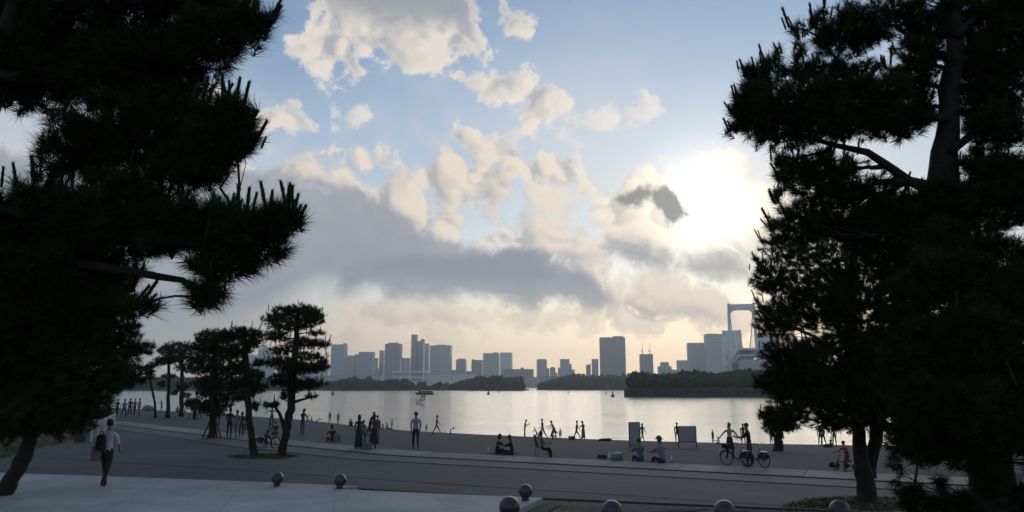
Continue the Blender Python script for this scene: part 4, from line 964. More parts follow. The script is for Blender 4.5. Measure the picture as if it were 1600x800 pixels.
mid('young bushy pine with a short trunk on the sand below the hanging branch', [(1216, 705, 7), (1216, 690, 6.5), (1218, 672, 5), (1220, 655, 3)],
 [(1218, 660, 20, 12, 1), (1205, 668, 14, 9, 1), (1232, 665, 14, 10, 1), (1220, 645, 16, 10, 1), (1214, 680, 9, 6, 0.9)], (1216, 705), None, 8, 1.0, 20, shoots=0.3)

# ------------------------------------------------------------------ people
SKIN = mat('skin', (0.24, 0.155, 0.115), 0.6); HAIR = mat('dark_hair', (0.02, 0.017, 0.015), 0.6)
CL = {'white': (0.5, 0.52, 0.6), 'pale_blue': (0.2, 0.225, 0.32), 'grey': (0.13, 0.135, 0.15), 'black': (0.018, 0.018, 0.02), 'navy': (0.022, 0.028, 0.05), 'maroon': (0.06, 0.02, 0.028),
      'pink': (0.25, 0.14, 0.17), 'beige': (0.16, 0.135, 0.1), 'brown': (0.08, 0.055, 0.04), 'olive': (0.07, 0.07, 0.045), 'red': (0.19, 0.03, 0.03), 'teal': (0.075, 0.11, 0.125), 'lilac': (0.15, 0.145, 0.23), 'denim': (0.05, 0.065, 0.1), 'cream': (0.28, 0.25, 0.2)}
def cloth(c): return mat(c + '_cloth', CL[c], 0.85, 0.12, 8, 0.3, 25)
def fk(p, l, ang, side=0.0):
    """next joint: ang = degrees forward (+y) from straight down, side = degrees outwards (x, signed)"""
    a, b = R(ang), R(side); return p + Vector((math.sin(b) * l, math.sin(a) * math.cos(b) * l, -math.cos(a) * math.cos(b) * l))
POSES = {
 'stand': dict(),
 'stand2': dict(legs=((6, 0, 5), (-3, 4, 4)), arms=((8, 6, 12), (-4, 6, 20))),
 'walk': dict(legs=((24, 8, 1), (-20, 22, 1)), arms=((-18, 7, 14), (20, 7, 22))),
 'walk2': dict(legs=((-16, 30, 1), (20, 4, 1)), arms=((14, 9, 25), (-16, 9, 12))),
 'stride': dict(legs=((30, 4, 2), (-26, 10, 2)), arms=((-14, 7, 18), (16, 7, 24)), lean=5),
 'phone': dict(legs=((3, 0, 3), (-3, 0, 3)), arms=((28, 10, 95), (24, 10, 98)), lean=6, nod=22),
 'arms_out': dict(legs=((5, 0, 5), (-5, 0, 5)), arms=((5, 68, 8), (5, 68, 8))),
 'arms_low': dict(legs=((3, 0, 6), (-3, 0, 6)), arms=((6, 40, 8), (6, 44, 8))),
 'lean': dict(legs=((6, 10, 3), (-14, 8, 3)), arms=((40, 10, 30), (20, 8, 30)), lean=24, nod=10),
 'bend': dict(legs=((6, 12, 6), (-4, 12, 6)), arms=((70, 6, 10), (62, 6, 10)), lean=58, nod=10),
 'sit': dict(hip=0.13, legs=((112, 118, 8), (106, 112, 10)), arms=((52, 12, 40), (46, 12, 44)), lean=14),
 'sit_back': dict(hip=0.13, legs=((98, 60, 8), (92, 30, 10)), arms=((-30, 14, 6), (-34, 16, 6)), lean=-16),
 'crouch': dict(hip=0.30, legs=((104, 128, 12), (96, 122, 12)), arms=((60, 10, 30), (52, 10, 34)), lean=30),
 'chair': dict(hip=0.42, legs=((84, 84, 6), (80, 78, 6)), arms=((36, 10, 60), (30, 10, 64)), lean=-8),
 'ride': dict(hip=0.86, legs=((52, 52, 4), (20, 26, 4)), arms=((56, 6, 18), (52, 6, 22)), lean=20),
 'straddle': dict(legs=((4, 0, 9), (-2, 0, 9)), arms=((44, 8, 50), (38, 8, 46)), lean=6, nod=6),
 'crawl': dict(hip=0.42, legs=((0, 86, 6), (6, 92, 6)), arms=((96, 4, 0), (88, 4, 0)), lean=82, nod=-40),
 'surf': dict(legs=((24, 30, 10), (-6, 30, 10)), arms=((92, 6, 16), (86, 6, 16)), lean=-18),
}
_pc = {}
def body_mesh(pose, slim=1.0):
    key = (pose, slim)
    if key in _pc: return _pc[key]
    P = POSES[pose]; legs = P.get('legs', ((2, 0, 4), (-2, 0, 4))); arms = P.get('arms', ((2, 7, 10), (0, 7, 12))); lean = P.get('lean', 1); nod = P.get('nod', 2)
    hip = Vector((0, 0, 0)); V, E, RD, SEG = [], [], [], []
    def jv(p, r): V.append(p.copy()); RD.append(r); return len(V) - 1
    def seg(a, b, part): E.append((a, b)); SEG.append((a, b, part))
    lt = R(lean); upv = Vector((0, math.sin(lt), math.cos(lt)))
    pel = jv(hip, (0.135 * slim, 0.105 * slim)); waist = jv(hip + upv * 0.16, (0.12 * slim, 0.092 * slim)); seg(pel, waist, 1)
    chest = jv(hip + upv * 0.36, (0.145 * slim, 0.105 * slim)); seg(waist, chest, 1)
    nb = jv(hip + upv * 0.515, (0.07, 0.065)); seg(chest, nb, 1)
    hd = Vector((0, math.sin(lt * 0.6 + R(nod)), math.cos(lt * 0.6 + R(nod))))
    n2 = jv(V[nb] + hd * 0.075, (0.05, 0.052)); seg(nb, n2, 0)
    h1 = jv(V[n2] + hd * 0.075 + Vector((0, 0.012, 0)), (0.072, 0.085)); seg(n2, h1, 4)
    h2 = jv(V[h1] + hd * 0.085, (0.074, 0.088)); seg(h1, h2, 4)
    fing = []; foot_low = 1e9
    for k, sx in ((0, -1), (1, 1)):
        a = legs[k]; hp = jv(hip + Vector((sx * 0.09, 0, -0.05)), (0.088 * slim, 0.095 * slim)); seg(pel, hp, 2)
        kp = fk(V[hp], 0.41, a[0], sx * a[2]); kn = jv(kp, (0.058, 0.06)); seg(hp, kn, 2)
        cf = fk(kp, 0.16, a[0] - a[1], sx * a[2] * 0.3); cv = jv(cf, (0.054, 0.058)); seg(kn, cv, 2)
        an = fk(kp, 0.40, a[0] - a[1], sx * a[2] * 0.3); av = jv(an, (0.037, 0.04)); seg(cv, av, 2)
        tilt = a[0] - a[1]; ta = R(max(-25, min(25, tilt)) * 0.6)
        he = jv(an + Vector((0, -0.02, -0.045)), (0.036, 0.034)); seg(av, he, 3)
        to = jv(an + Vector((sx * 0.02, 0.155 * math.cos(ta), -0.055 + 0.155 * math.sin(ta))), (0.038, 0.024)); seg(he, to, 3)
        foot_low = min(foot_low, an.z - 0.085)
        b = arms[k]; sp_ = V[chest] + upv * 0.085 + Vector((sx * 0.175 * slim, 0, 0)); sv = jv(sp_, (0.058, 0.06)); seg(chest, sv, 1)
        el = fk(sp_, 0.28, b[0] + lean * 0.2, sx * b[1]); ev = jv(el, (0.042, 0.043)); seg(sv, ev, 5)
        wr = fk(el, 0.245, b[0] + lean * 0.2 + b[2], sx * b[1] * (1.0 if b[1] > 30 else -0.6)); wv_ = jv(wr, (0.027, 0.03)); seg(ev, wv_, 0)
        hd_ = (wr - el).normalized(); hv = jv(wr + hd_ * 0.085, (0.018, 0.042)); seg(wv_, hv, 0); fing.append((wr, hd_, sx))
    me = bpy.data.meshes.new('body'); me.from_pydata(V, E, []); o = bpy.data.objects.new('body_tmp', me); col.objects.link(o)
    sk = o.modifiers.new('skin', 'SKIN'); sk.use_smooth_shade = True; sk.branch_smoothing = 0.4
    ss_ = o.modifiers.new('sub', 'SUBSURF'); ss_.levels = ss_.render_levels = 1
    for i, d in enumerate(me.skin_vertices[0].data): d.radius = RD[i]; d.use_root = (i == 0)
    bpy.context.view_layer.update()
    ev_ = o.evaluated_get(bpy.context.evaluated_depsgraph_get()); m2 = bpy.data.meshes.new_from_object(ev_)
    bpy.data.objects.remove(o)
    mb = MB(); mb.v = [tuple(v.co) for v in m2.vertices]; mb.f = [tuple(p.vertices) for p in m2.polygons]; mb.smooth = [True] * len(mb.f); nb_ = len(mb.f)
    for wr, hd_, sx in fing:                                   # five fingers of unequal length, a little curled
        e1_ = hd_.cross(Vector((sx * 1.0, 0.15, 0.1))); e1_ = e1_.normalized() if e1_.length > 0.1 else Vector((0, 1, 0)); inw = hd_.cross(e1_).normalized()
        if inw.x * sx > 0: inw = -inw
        for i, (off_, ln) in enumerate(((0.030, 0.066), (0.011, 0.076), (-0.010, 0.070), (-0.029, 0.055))):
            b0_ = wr + hd_ * 0.09 + e1_ * off_; b1_ = b0_ + hd_ * ln * 0.55 + inw * ln * 0.12; b2_ = b1_ + hd_ * ln * 0.35 + inw * ln * 0.35
            mb.tube([b0_ - hd_ * 0.02, b1_, b2_], [0.0088, 0.008, 0.0062], 5)
        t0_ = wr + hd_ * 0.035 + e1_ * 0.03; mb.tube([t0_, t0_ + e1_ * 0.026 + hd_ * 0.03, t0_ + e1_ * 0.03 + hd_ * 0.062 + inw * 0.012], [0.0115, 0.010, 0.008], 5)
    hc = (V[h1] + V[h2]) / 2                                    # nose, ears
    fw = Vector((0, hd.z, -hd.y)); mb.tube([hc + fw * 0.07 + hd * 0.02, hc + fw * 0.108 - hd * 0.018, hc + fw * 0.08 - hd * 0.03], [0.009, 0.015, 0.012], 5)
    for sx in (-1, 1): mb.ball(hc + Vector((sx * 0.082, 0, 0)) - hd * 0.01, (0.014, 0.022, 0.032), 6, 4)
    z0 = P['hip'] if 'hip' in P else -foot_low
    arr = np.array(mb.v); 
    low = arr[:, 2].min() if 'hip' not in P else -P['hip']
    arr[:, 2] -= low
    mb.v = [tuple(x) for x in arr]
    me = mb.mesh('body'); A = np.array([V[s[0]] for s in SEG]); B = np.array([V[s[1]] for s in SEG]); A[:, 2] -= low; B[:, 2] -= low
    part = np.array([s[2] for s in SEG]); ml_ = {0: 0, 1: 1, 2: 2, 3: 3, 4: 0, 5: 1}
    for i, pl in enumerate(me.polygons):
        if i >= nb_: pl.material_index = 0; continue
        c = np.array(pl.center); t = np.clip(((c - A) * (B - A)).sum(1) / ((B - A) ** 2).sum(1), 0, 1); d = np.linalg.norm(A + (B - A) * t[:, None] - c, axis=1)
        pl.material_index = ml_[int(part[d.argmin()])]
    for _ in range(4): me.materials.append(SKIN)
    info = dict(head=hc - Vector((0, 0, low)), hd=hd.copy(), hip=hip - Vector((0, 0, low)), wrists=[f[0] - Vector((0, 0, low)) for f in fing], top=float(arr[:, 2].max()))
    _pc[key] = (me, info); return _pc[key]
def person(label, px, py, hpx, pose='stand', face=0.0, top='grey', bottom='navy', hair='short', skirt=None, slim=1.0, child=False, group=None, at_=None, H=None, lift=0.0, hat=None, shoes='black'):
    g = at_ if at_ is not None else ground(px, py)
    me, info = body_mesh(pose, slim)
    h = H or (hpx / F * g.y); h = max(0.25, h); sc = h / info['top']
    smax = 1.12 if not child else 0.82; smin = 0.45 if child else 0.86
    sc = min(max(sc, smin), smax)
    e = empty('person', (g.x, g.y, g.z + lift), R(face), label, 'person', group); e.scale = (sc, sc, sc)
    b = link('body', me, None, e)
    for i, c in enumerate((None, top, bottom, shoes)):
        if c: b.material_slots[i].link = 'OBJECT'; b.material_slots[i].material = cloth(c)
    b.material_slots[0].link = 'OBJECT'; b.material_slots[0].material = SKIN
    hc, hd = info['head'], info['hd']; fw = Vector((0, hd.z, -hd.y))
    hm = MB().ball(hc + hd * 0.035 - fw * 0.022, (0.088, 0.102, 0.098), 12, 8)
    if hair == 'long': hm.ball(hc - fw * 0.06 - hd * 0.10, (0.085, 0.05, 0.17), 10, 8)
    if hair == 'bun': hm.ball(hc + hd * 0.14 - fw * 0.04, (0.05, 0.05, 0.045), 8, 6)
    if hair == 'bob': hm.ball(hc - fw * 0.03 - hd * 0.03, (0.10, 0.09, 0.11), 10, 8)
    if hair == 'tail': hm.tube([hc - fw * 0.10 + hd * 0.02, hc - fw * 0.15 - hd * 0.05, hc - fw * 0.13 - hd * 0.2], [0.03, 0.034, 0.012], 7)
    hm.build('hair', HAIR, e)
    if hat: MB().lathe(hc + hd * 0.05, [(0.16, 0.0), (0.165, 0.012), (0.105, 0.03), (0.1, 0.09), (0.06, 0.115)], 14).build('hat', cloth(hat), e)
    if skirt:
        c, ln, flare = skirt; hp = info['hip']
        pf = [(0.135, 0.12), (0.155, 0.0), (0.17 + flare * 0.3, -ln * 0.4), (0.18 + flare * 0.75, -ln * 0.8), (0.18 + flare, -ln)]
        sk_ = MB(); n = 18; vs, fs = [], []
        for r, z in pf:
            for k in range(n): a = 2 * math.pi * k / n; rr = r * (1 + 0.05 * math.sin(5 * a) * (z < 0)); vs.append((hp.x + rr * math.cos(a), hp.y + rr * 0.85 * math.sin(a), hp.z + z))
        for i in range(len(pf) - 1):
            for k in range(n): fs.append((i * n + k, (i + 1) * n + k, (i + 1) * n + (k + 1) % n, i * n + (k + 1) % n))
        sk_.add(vs, fs, True).build('skirt', cloth(c), e)
    return e, sc, info, g
PP = person
G1 = 'strollers on the plaza by the railing'
_, SC0, IN0, G0 = PP('person in a white shirt and dark trousers walking away across the pale slab', 163, 760, 94, 'walk', 6, 'white', 'black', at_=on_z(163, 760, slab_z), slim=1.05)
PP('dark clothed stroller walking alone nearest the railing end', 182, 651.5, 26, 'walk', 10, 'black', 'black')
PP('stroller in grey walking beside the dark one by the railing', 193, 651.5, 25.5, 'walk2', 0, 'grey', 'navy')
PP('tall stroller in navy at the back of the trio by the tent', 202, 649.5, 28, 'stand2', 20, 'navy', 'black')
PP('middle stroller of the trio by the tent, in maroon', 209.5, 648.5, 25.5, 'walk', 0, 'maroon', 'black')
PP('stroller in light grey at the tent side of the trio', 216.5, 648, 28, 'stand2', -30, 'grey', 'grey')
PP('person sitting up behind the low tent', 226.5, 640, 10, 'sit', 180, 'black', 'black')
PP('person standing alone between the tent and the slim pine', 252, 642, 21, 'phone', 90, 'brown', 'black')
PP('person sitting on the sand beside the straight pine', 277, 644.5, 10.5, 'sit', 200, 'black', 'black', hair='bob')
PP('small person sitting beside the straight pine trunk', 289.5, 645, 8, 'sit', 160, 'navy', 'black', child=True)
PP('person half hidden behind the splayed trunk of the broad pine', 339.5, 666, 33, 'stand', 0, 'black', 'black')
PP('person in black trousers walking past the broad pine', 357.5, 684.5, 43, 'stand2', 0, 'black', 'black', hair='bob')
PP('person in a pale top walking beside the one in black trousers', 368.5, 684.5, 40, 'walk', 0, 'grey', 'lilac', hair='tail')
PP('person in navy carrying a bag on the right arm, near the twin crowned pine', 376.5, 683, 36, 'walk2', 20, 'navy', 'denim', hair='bob')
PP('person with both arms spread wide under the bent pine branch', 424, 667, 29.5, 'arms_out', 180, 'grey', 'black', hair='bob')
PP('person sitting on the walk between cyclist and tall shaped pine', 430.5, 679, 18, 'sit', 30, 'black', 'black')
PP('person in a dark jacket photographing the water beside the tall shaped pine', 472, 680, 38, 'phone', -20, 'black', 'denim', hair='long')
PP('child crouching first beside the photographing person', 482, 659, 8.5, 'crouch', 90, 'brown', 'black', child=True)
PP('child sitting second beside the photographing person', 487.5, 659.5, 7, 'sit', 60, 'black', 'black', child=True)
PP('child crawling on the sand near the photographing person', 494, 660.5, 6, 'crawl', -90, 'grey', 'brown', child=True)
PP('slim bather in brown at the water edge, nearer the tall shaped pine', 515, 661, 17, 'stand2', 40, 'brown', 'brown')
PP('slim bather in beige standing straight at the water edge beside the brown one', 528, 663, 17, 'stand', -20, 'beige', 'brown')
PP('person seated with head bowed next to the dark rucksack on the walk', 520, 690, 23, 'sit', 40, 'black', 'black', hair='bob')
PP('short haired person in brown sitting upright behind the long navy dress', 547, 666, 10.5, 'sit', 200, 'brown', 'black')
PP('bob haired person in black sitting low behind the long navy dress', 550, 666, 9, 'sit', 170, 'black', 'black', hair='bob')
PP('woman in a floor length navy dress on the promenade', 560, 702, 49, 'stand', 15, 'navy', 'navy', 'long', ('navy', 0.84, 0.06))
PP('child peeping out beside the floor length navy dress', 567, 696, 36, 'stand', 0, 'grey', 'navy', child=True)
PP('man in black leaning forward between the two long skirted women', 577, 682, 35, 'lean', -70, 'black', 'black')
PP('woman in a long black coat on the promenade', 583.5, 702.5, 50, 'stand2', -10, 'brown', 'black', 'long', ('black', 0.66, 0.10))
PP('person in pale teal half hidden behind the long black coat', 589, 688, 32, 'stand', 0, 'teal', 'teal')
PP('person in black sitting on the sand just past the long black coat', 594, 670.5, 8, 'sit', 60, 'black', 'black')
PP('small person in navy sitting between the one in black and the beach seat', 599, 671, 8, 'sit', 90, 'navy', 'black', child=True)
PP('person leaning back in a low beach seat facing the children', 606, 671, 10, 'sit_back', -80, 'black', 'black')
PP('skinny child standing by the low beach seat', 612, 671.5, 16, 'stand2', -60, 'beige', 'brown', child=True)
PP('man in a pale blue t-shirt and dark trousers walking on the promenade', 649, 702, 53, 'walk', 10, 'pale_blue', 'navy', slim=1.08)
PP('toddler standing between the pale blue t-shirt and the pink top', 666, 675.5, 11.5, 'stand', 0, 'brown', 'black', child=True)
PP('woman in a pink top striding along the wet sand', 682, 677.5, 26, 'stride', -75, 'pink', 'denim', hair='tail')
PP('child bending over at the water edge beside the pink top', 704, 679, 8, 'bend', -90, 'black', 'black', child=True)
PP('bob haired dark picnicker sitting on the promenade edge beside a standing bottle', 776, 709.5, 27, 'sit', -70, 'black', 'black', hair='bob')
PP('long haired dark picnicker facing the bob haired one', 801, 711, 27, 'sit', 80, 'black', 'navy', hair='long')
PP('person looking down at a phone at the water edge', 820, 683.5, 25, 'phone', -90, 'brown', 'olive')
PP('leaning child at the water edge beside the phone reader', 838, 684, 15, 'lean', 90, 'beige', 'brown', child=True)
PP('small child in red crouching at the water edge', 843, 684.5, 8.5, 'crouch', 60, 'red', 'red', child=True)
PP('man in dark shorts stepping along the water edge', 848, 685.5, 28, 'stride', 70, 'black', 'olive')
PP('person in a light grey top sitting in the camp chair', 845, 713, 34, 'chair', -80, 'grey', 'maroon', hair='bob')
PP('person crouching beside the woman in the short skirt', 861, 686, 13, 'crouch', -60, 'grey', 'grey')
PP('woman in a pink top and short skirt bending over the croucher', 865.5, 686, 25, 'lean', 60, 'pink', 'black', 'long', ('brown', 0.30, 0.12))
PP('little girl in a flared dress at the water edge', 875.5, 686, 15, 'stand', 0, 'beige', 'black', 'long', ('cream', 0.36, 0.12), child=True)
PP('man in olive mid stride at the water edge', 901, 687, 27, 'stride', -85, 'olive', 'brown')
PP('woman in a long pale dress and hat beside the olive man', 911.5, 687, 24, 'phone', 30, 'brown', 'beige', 'bob', ('beige', 0.80, 0.04), hat='brown')
PP('person walking beside the tall narrow board', 1004, 690, 26, 'walk', -60, 'black', 'brown', hair='long')
PP('picnicker in pale teal sitting on the promenade edge', 1002, 722, 32, 'sit', 20, 'teal', 'navy')
PP('picnicker in lilac with hair tied up sitting on the promenade edge', 1036, 725, 38, 'sit', 30, 'lilac', 'black', 'bun', hat='brown')
PP('person in brown standing at the left leg of the wide board', 1058.5, 693, 29, 'stand', 0, 'brown', 'brown')
PP('slight child holding out one arm at the water edge', 1114, 692, 18.5, 'stand2', -60, 'olive', 'brown', child=True)
PP('child sitting on the sand behind the front bicycle', 1124, 693, 9, 'sit', 90, 'brown', 'black', child=True)
PP('woman spreading both arms above the bicycle basket', 1141.5, 716, 50, 'arms_low', 180, 'cream', 'black', 'long', ('black', 0.5, 0.06))
PP('man in pale trousers standing by the water behind the cyclist', 1162, 695, 27, 'stand2', 0, 'black', 'beige')
PP('cyclist in a dark vest standing astride between the two bicycles', 1172.5, 729, 61, 'straddle', 60, 'black', 'navy', slim=1.08)
PP('child partly hidden behind the young bushy pine', 1205.5, 696, 18, 'stand', 0, 'brown', 'brown', child=True)
PP('brown clad one of the couple standing by the water under the hanging needles', 1282.5, 696, 21, 'stand2', 10, 'brown', 'black')
PP('olive clad one of the couple walking by the water under the hanging needles', 1287, 696, 22, 'walk', 0, 'olive', 'brown')
PP('child squatting beside the couple under the hanging needles', 1298, 696.5, 12, 'crouch', -40, 'black', 'black', child=True)
PP('person standing at the water beside the squatting child', 1304.5, 697, 22, 'stand', 0, 'brown', 'brown')
PP('child in a red top pushing along on the low tricycle', 1320, 733, 36, 'ride', -70, 'red', 'maroon', child=True, H=1.12, lift=-0.22)

# ------------------------------------------------------------------ bicycles
def bicycle():
    e = empty('bicycle'); hub = MB()
    wr, wb = 0.33, 1.06
    for k, x in enumerate((0.0, wb)):
        wl = MB().torus((x, 0, wr), wr - 0.02, 0.011, (0, 1, 0), 28, 6).build('wheel', M_DARKMETAL, e)
        MB().torus((x, 0, wr), wr - 0.004, 0.026, (0, 1, 0), 28, 7).build('tyre', M_RUBBER, wl)
        sp_ = MB().tube([(x, -0.05, wr), (x, 0.05, wr)], 0.022, 8)
        for i in range(16):
            a = 2 * math.pi * i / 16; sp_.tube([(x, 0.02 * (-1) ** i, wr), (x + math.cos(a) * (wr - 0.02), 0, wr + math.sin(a) * (wr - 0.02))], 0.0025, 3, False)
        sp_.build('spokes', M_DARKMETAL, wl)["kind"] = 'stuff'
        g_ = MB(); n = 12; pts = [(x + math.cos(a) * (wr + 0.03), 0, wr + math.sin(a) * (wr + 0.03)) for a in [R(10 + 150 * i / n) for i in range(n + 1)]]
        for i in range(n): g_.box(((pts[i][0] + pts[i + 1][0]) / 2, 0, (pts[i][2] + pts[i + 1][2]) / 2), (0.1, 0.05, 0.012))
        MB().tube(pts, 0.026, 5).build('mudguard', M_DARKMETAL, e)
    bb, st, hd0, hd1 = (0.42, 0, 0.29), (0.30, 0, 0.72), (0.93, 0, 0.62), (0.90, 0, 0.80)
    f = MB().tube([bb, st], 0.022, 8).tube([bb, (0.66, 0, 0.40), hd0], 0.03, 8).tube([hd0, hd1], 0.026, 8)
    for s in (-1, 1): f.tube([(0, s * 0.06, wr), (0.2, s * 0.05, 0.30), bb], 0.011, 6).tube([(0, s * 0.06, wr), (0.27, s * 0.02, 0.66)], 0.009, 6)
    f.build('frame', mat('bicycle_paint', (0.05, 0.055, 0.065), 0.35, metal=0.3), e)
    fo = MB()
    for s in (-1, 1): fo.tube([(wb, s * 0.06, wr), (0.97, s * 0.055, 0.55), hd0], 0.012, 6)
    fo.build('fork', M_DARKMETAL, e)
    hb = MB().tube([hd1, (0.88, 0, 0.98)], 0.014, 6).tube([(0.62, -0.29, 1.02), (0.80, -0.24, 1.05), (0.90, -0.08, 1.0), (0.90, 0.08, 1.0), (0.80, 0.24, 1.05), (0.62, 0.29, 1.02)], 0.012, 6).build('handlebar', M_DARKMETAL, e)
    for s in (-1, 1): MB().tube([(0.70, s * 0.268, 1.035), (0.58, s * 0.30, 1.015)], 0.017, 7).build('grip', M_RUBBER, hb)
    MB().tube([st, (0.27, 0, 0.84)], 0.013, 6).build('seat_post', M_DARKMETAL, e)
    sa = MB().add([(0.12, -0.10, 0.86), (0.12, 0.10, 0.86), (0.30, 0.06, 0.88), (0.42, 0.025, 0.87), (0.42, -0.025, 0.87), (0.30, -0.06, 0.88), (0.12, -0.09, 0.91), (0.12, 0.09, 0.91), (0.30, 0.05, 0.905), (0.42, 0.02, 0.895), (0.42, -0.02, 0.895), (0.30, -0.05, 0.905)],
        [(0, 1, 2, 3, 4, 5)[::-1], (6, 7, 8, 9, 10, 11), (0, 1, 7, 6), (1, 2, 8, 7), (2, 3, 9, 8), (3, 4, 10, 9), (4, 5, 11, 10), (5, 0, 6, 11)], True).build('saddle', mat('saddle_vinyl', (0.03, 0.03, 0.032), 0.3, spec=0.6), e)
    cr = MB().tube([(0.42, -0.08, 0.29), (0.42, 0.08, 0.29)], 0.02, 8).tube([(0.42, -0.08, 0.29), (0.54, -0.09, 0.20)], 0.01, 5).tube([(0.42, 0.08, 0.29), (0.30, 0.09, 0.38)], 0.01, 5).build('crank', M_DARKMETAL, e)
    MB().box((0.54, -0.13, 0.20), (0.09, 0.07, 0.025)).build('pedal', M_RUBBER, cr); MB().box((0.30, 0.13, 0.38), (0.09, 0.07, 0.025)).build('pedal', M_RUBBER, cr)
    rk = MB().box((0.0, 0, 0.72), (0.38, 0.13, 0.012))
    for s in (-1, 1): rk.tube([(0, s * 0.06, wr), (-0.08, s * 0.06, 0.72)], 0.006, 5)
    rk.build('rack', mat('alloy', (0.5, 0.5, 0.52), 0.35, metal=0.8), e)
    MB().tube([(0.03, 0.06, wr), (-0.06, 0.17, 0.01)], 0.009, 5).build('kickstand', M_DARKMETAL, e)
    for s in (-1, 1):                                      # skirt guards beside the rear wheel
        q = [(0, s * 0.055, wr)] + [(math.cos(a) * (wr + 0.02), s * 0.055, wr + math.sin(a) * (wr + 0.02)) for a in [R(20 + 130 * i / 10) for i in range(11)]]
        MB().add(q + [(x, y + s * 0.006, z) for x, y, z in q], [tuple(range(12)), tuple(range(12, 24))[::-1]] + [(i, (i + 1) % 12, 12 + (i + 1) % 12, 12 + i) for i in range(12)]).build('skirt_guard', M_RUBBER, e)
    lm = MB().ball((1.04, 0, 0.74), (0.04, 0.035, 0.035), 8, 6).build('lamp', M_DARKMETAL, e)
    return e
def basket(parent):
    b = MB(); w0, w1, d0, d1, z0, z1 = 0.13, 0.18, 0.11, 0.15, 0.76, 1.0
    o = MB().add([(1.07 + sx * d0, sy * w0, z0) for sx, sy in ((-1, -1), (1, -1), (1, 1), (-1, 1))] + [(1.07 + sx * d1, sy * w1, z1) for sx, sy in ((-1, -1), (1, -1), (1, 1), (-1, 1))], [(3, 2, 1, 0), (0, 1, 5, 4), (1, 2, 6, 5), (2, 3, 7, 6), (3, 0, 4, 7)]).build('basket', M_DARKMETAL, parent)
    rim = MB().tube([(1.07 + sx * d1, sy * w1, z1) for sx, sy in ((-1, -1), (1, -1), (1, 1), (-1, 1), (-1, -1))], 0.009, 5).build('basket_rim', MATS['alloy'], o)
bk = bicycle()
bk2, bk3 = copy_tree(bk), copy_tree(bk); basket(bk)
def place(o, px, py, ang, label, sc=1.0, grp='parked bicycles on the promenade'):
    g = ground(px, py); o.location = g + Vector((0, 0, 0.052)); o.rotation_euler = (0, 0, R(ang)); o.scale = (sc, sc, sc); tag(o, label, 'bicycle', grp)
place(bk, 1168, 731, 136, 'front bicycle with a wire basket, between the arm spreading woman and the cyclist', 0.82)
place(bk2, 1195, 733, 118, 'bicycle without a basket, its rack shining, beside the cyclist', 0.82)
place(bk3, 406, 700.5, -14, 'small bicycle ridden past the twin crowned pine', 0.82, None); bk3.location.z -= 0.045
g = ground(412, 700.5)
PP('child with a pale top riding the small bicycle by the twin crowned pine', 411, 700.5, 36, 'ride', -104, 'grey', 'black', child=True, at_=Vector((bk3.location.x + 0.32, bk3.location.y - 0.06, bk3.location.z)), H=1.2, lift=0.0)

# ------------------------------------------------------------------ stone balls, boards, railing
def ball_bollard(c, r, label, group):
    z0 = c.z - r; e = empty('ball_bollard', (c.x, c.y, z0 - 0.04), 0, label, 'bollard', group)
    MB().ball((0, 0, r + 0.04), (r, r, r), 28, 18).build('ball', M_GRANITE, e)
    MB().lathe((0, 0, 0), [(r * 0.55, 0.0), (r * 0.55, 0.05), (r * 0.45, 0.07)], 20).build('foot', M_GRANITE, e)
for x, yb, lb in ((433, 757, 'dark stone ball near the middle of the far edge of the pale slab'), (531, 760.5, 'dark stone ball on the pointed step of the pale slab'), (821, 779, 'dark stone ball on the corner of the pale slab beside the grass verge')):
    c = on_z(x, yb, slab_z + 0.04); ball_bollard(c + Vector((0, 0, 0.165)), 0.165, lb, 'stone ball bollards')
for x, yc, lb in ((796, 792, 'dark stone ball below the corner of the pale slab'), (956, 798, 'dark stone ball on bare earth, next to the one below the slab corner'), (1132, 804.5, 'dark stone ball on bare earth between its row mates'), (1313, 810, 'dark stone ball at the grass strip end of the row, under the forked pine')):
    c = at(x, yc, 14.1); c.z = max(c.z, float(height(c.x, c.y)) + 0.21); ball_bollard(c, 0.19, lb, 'stone ball bollards')
M_BOARD = mat('board_panel', (0.23, 0.255, 0.285), 0.5, 0.06, 1.5)
def board(label, x0, x1, yt, yb, yg, legs=2):
    g = ground((x0 + x1) / 2, yg); k = g.y / F; w = (x1 - x0) * k; z1 = (yg - yt) * k; z0 = (yg - yb) * k
    e = empty('notice_board', g, R(6), label, 'sign', 'notice boards on the sand')
    MB().box((0, 0, (z0 + z1) / 2), (w - 0.06, 0.04, z1 - z0 - 0.06)).build('panel', M_BOARD, e)
    for zz in (z0 + 0.02, z1 - 0.02): MB().box((0, 0, zz), (w, 0.06, 0.045)).build('frame_rail', M_DARKMETAL, e)
    for s in (-1, 1): MB().box((s * (w / 2 - 0.025), 0.004, (z1 - 0.045) / 2 - 0.05), (0.05, 0.055, z1 + 0.0)).build('post', M_DARKMETAL, e)
    return e
board('tall narrow grey notice board on the sand beside a walking person', 983, 1001, 661.5, 697, 699)
board('wide notice board on posts with light showing under its panel', 1060, 1089, 667.5, 691.5, 700)
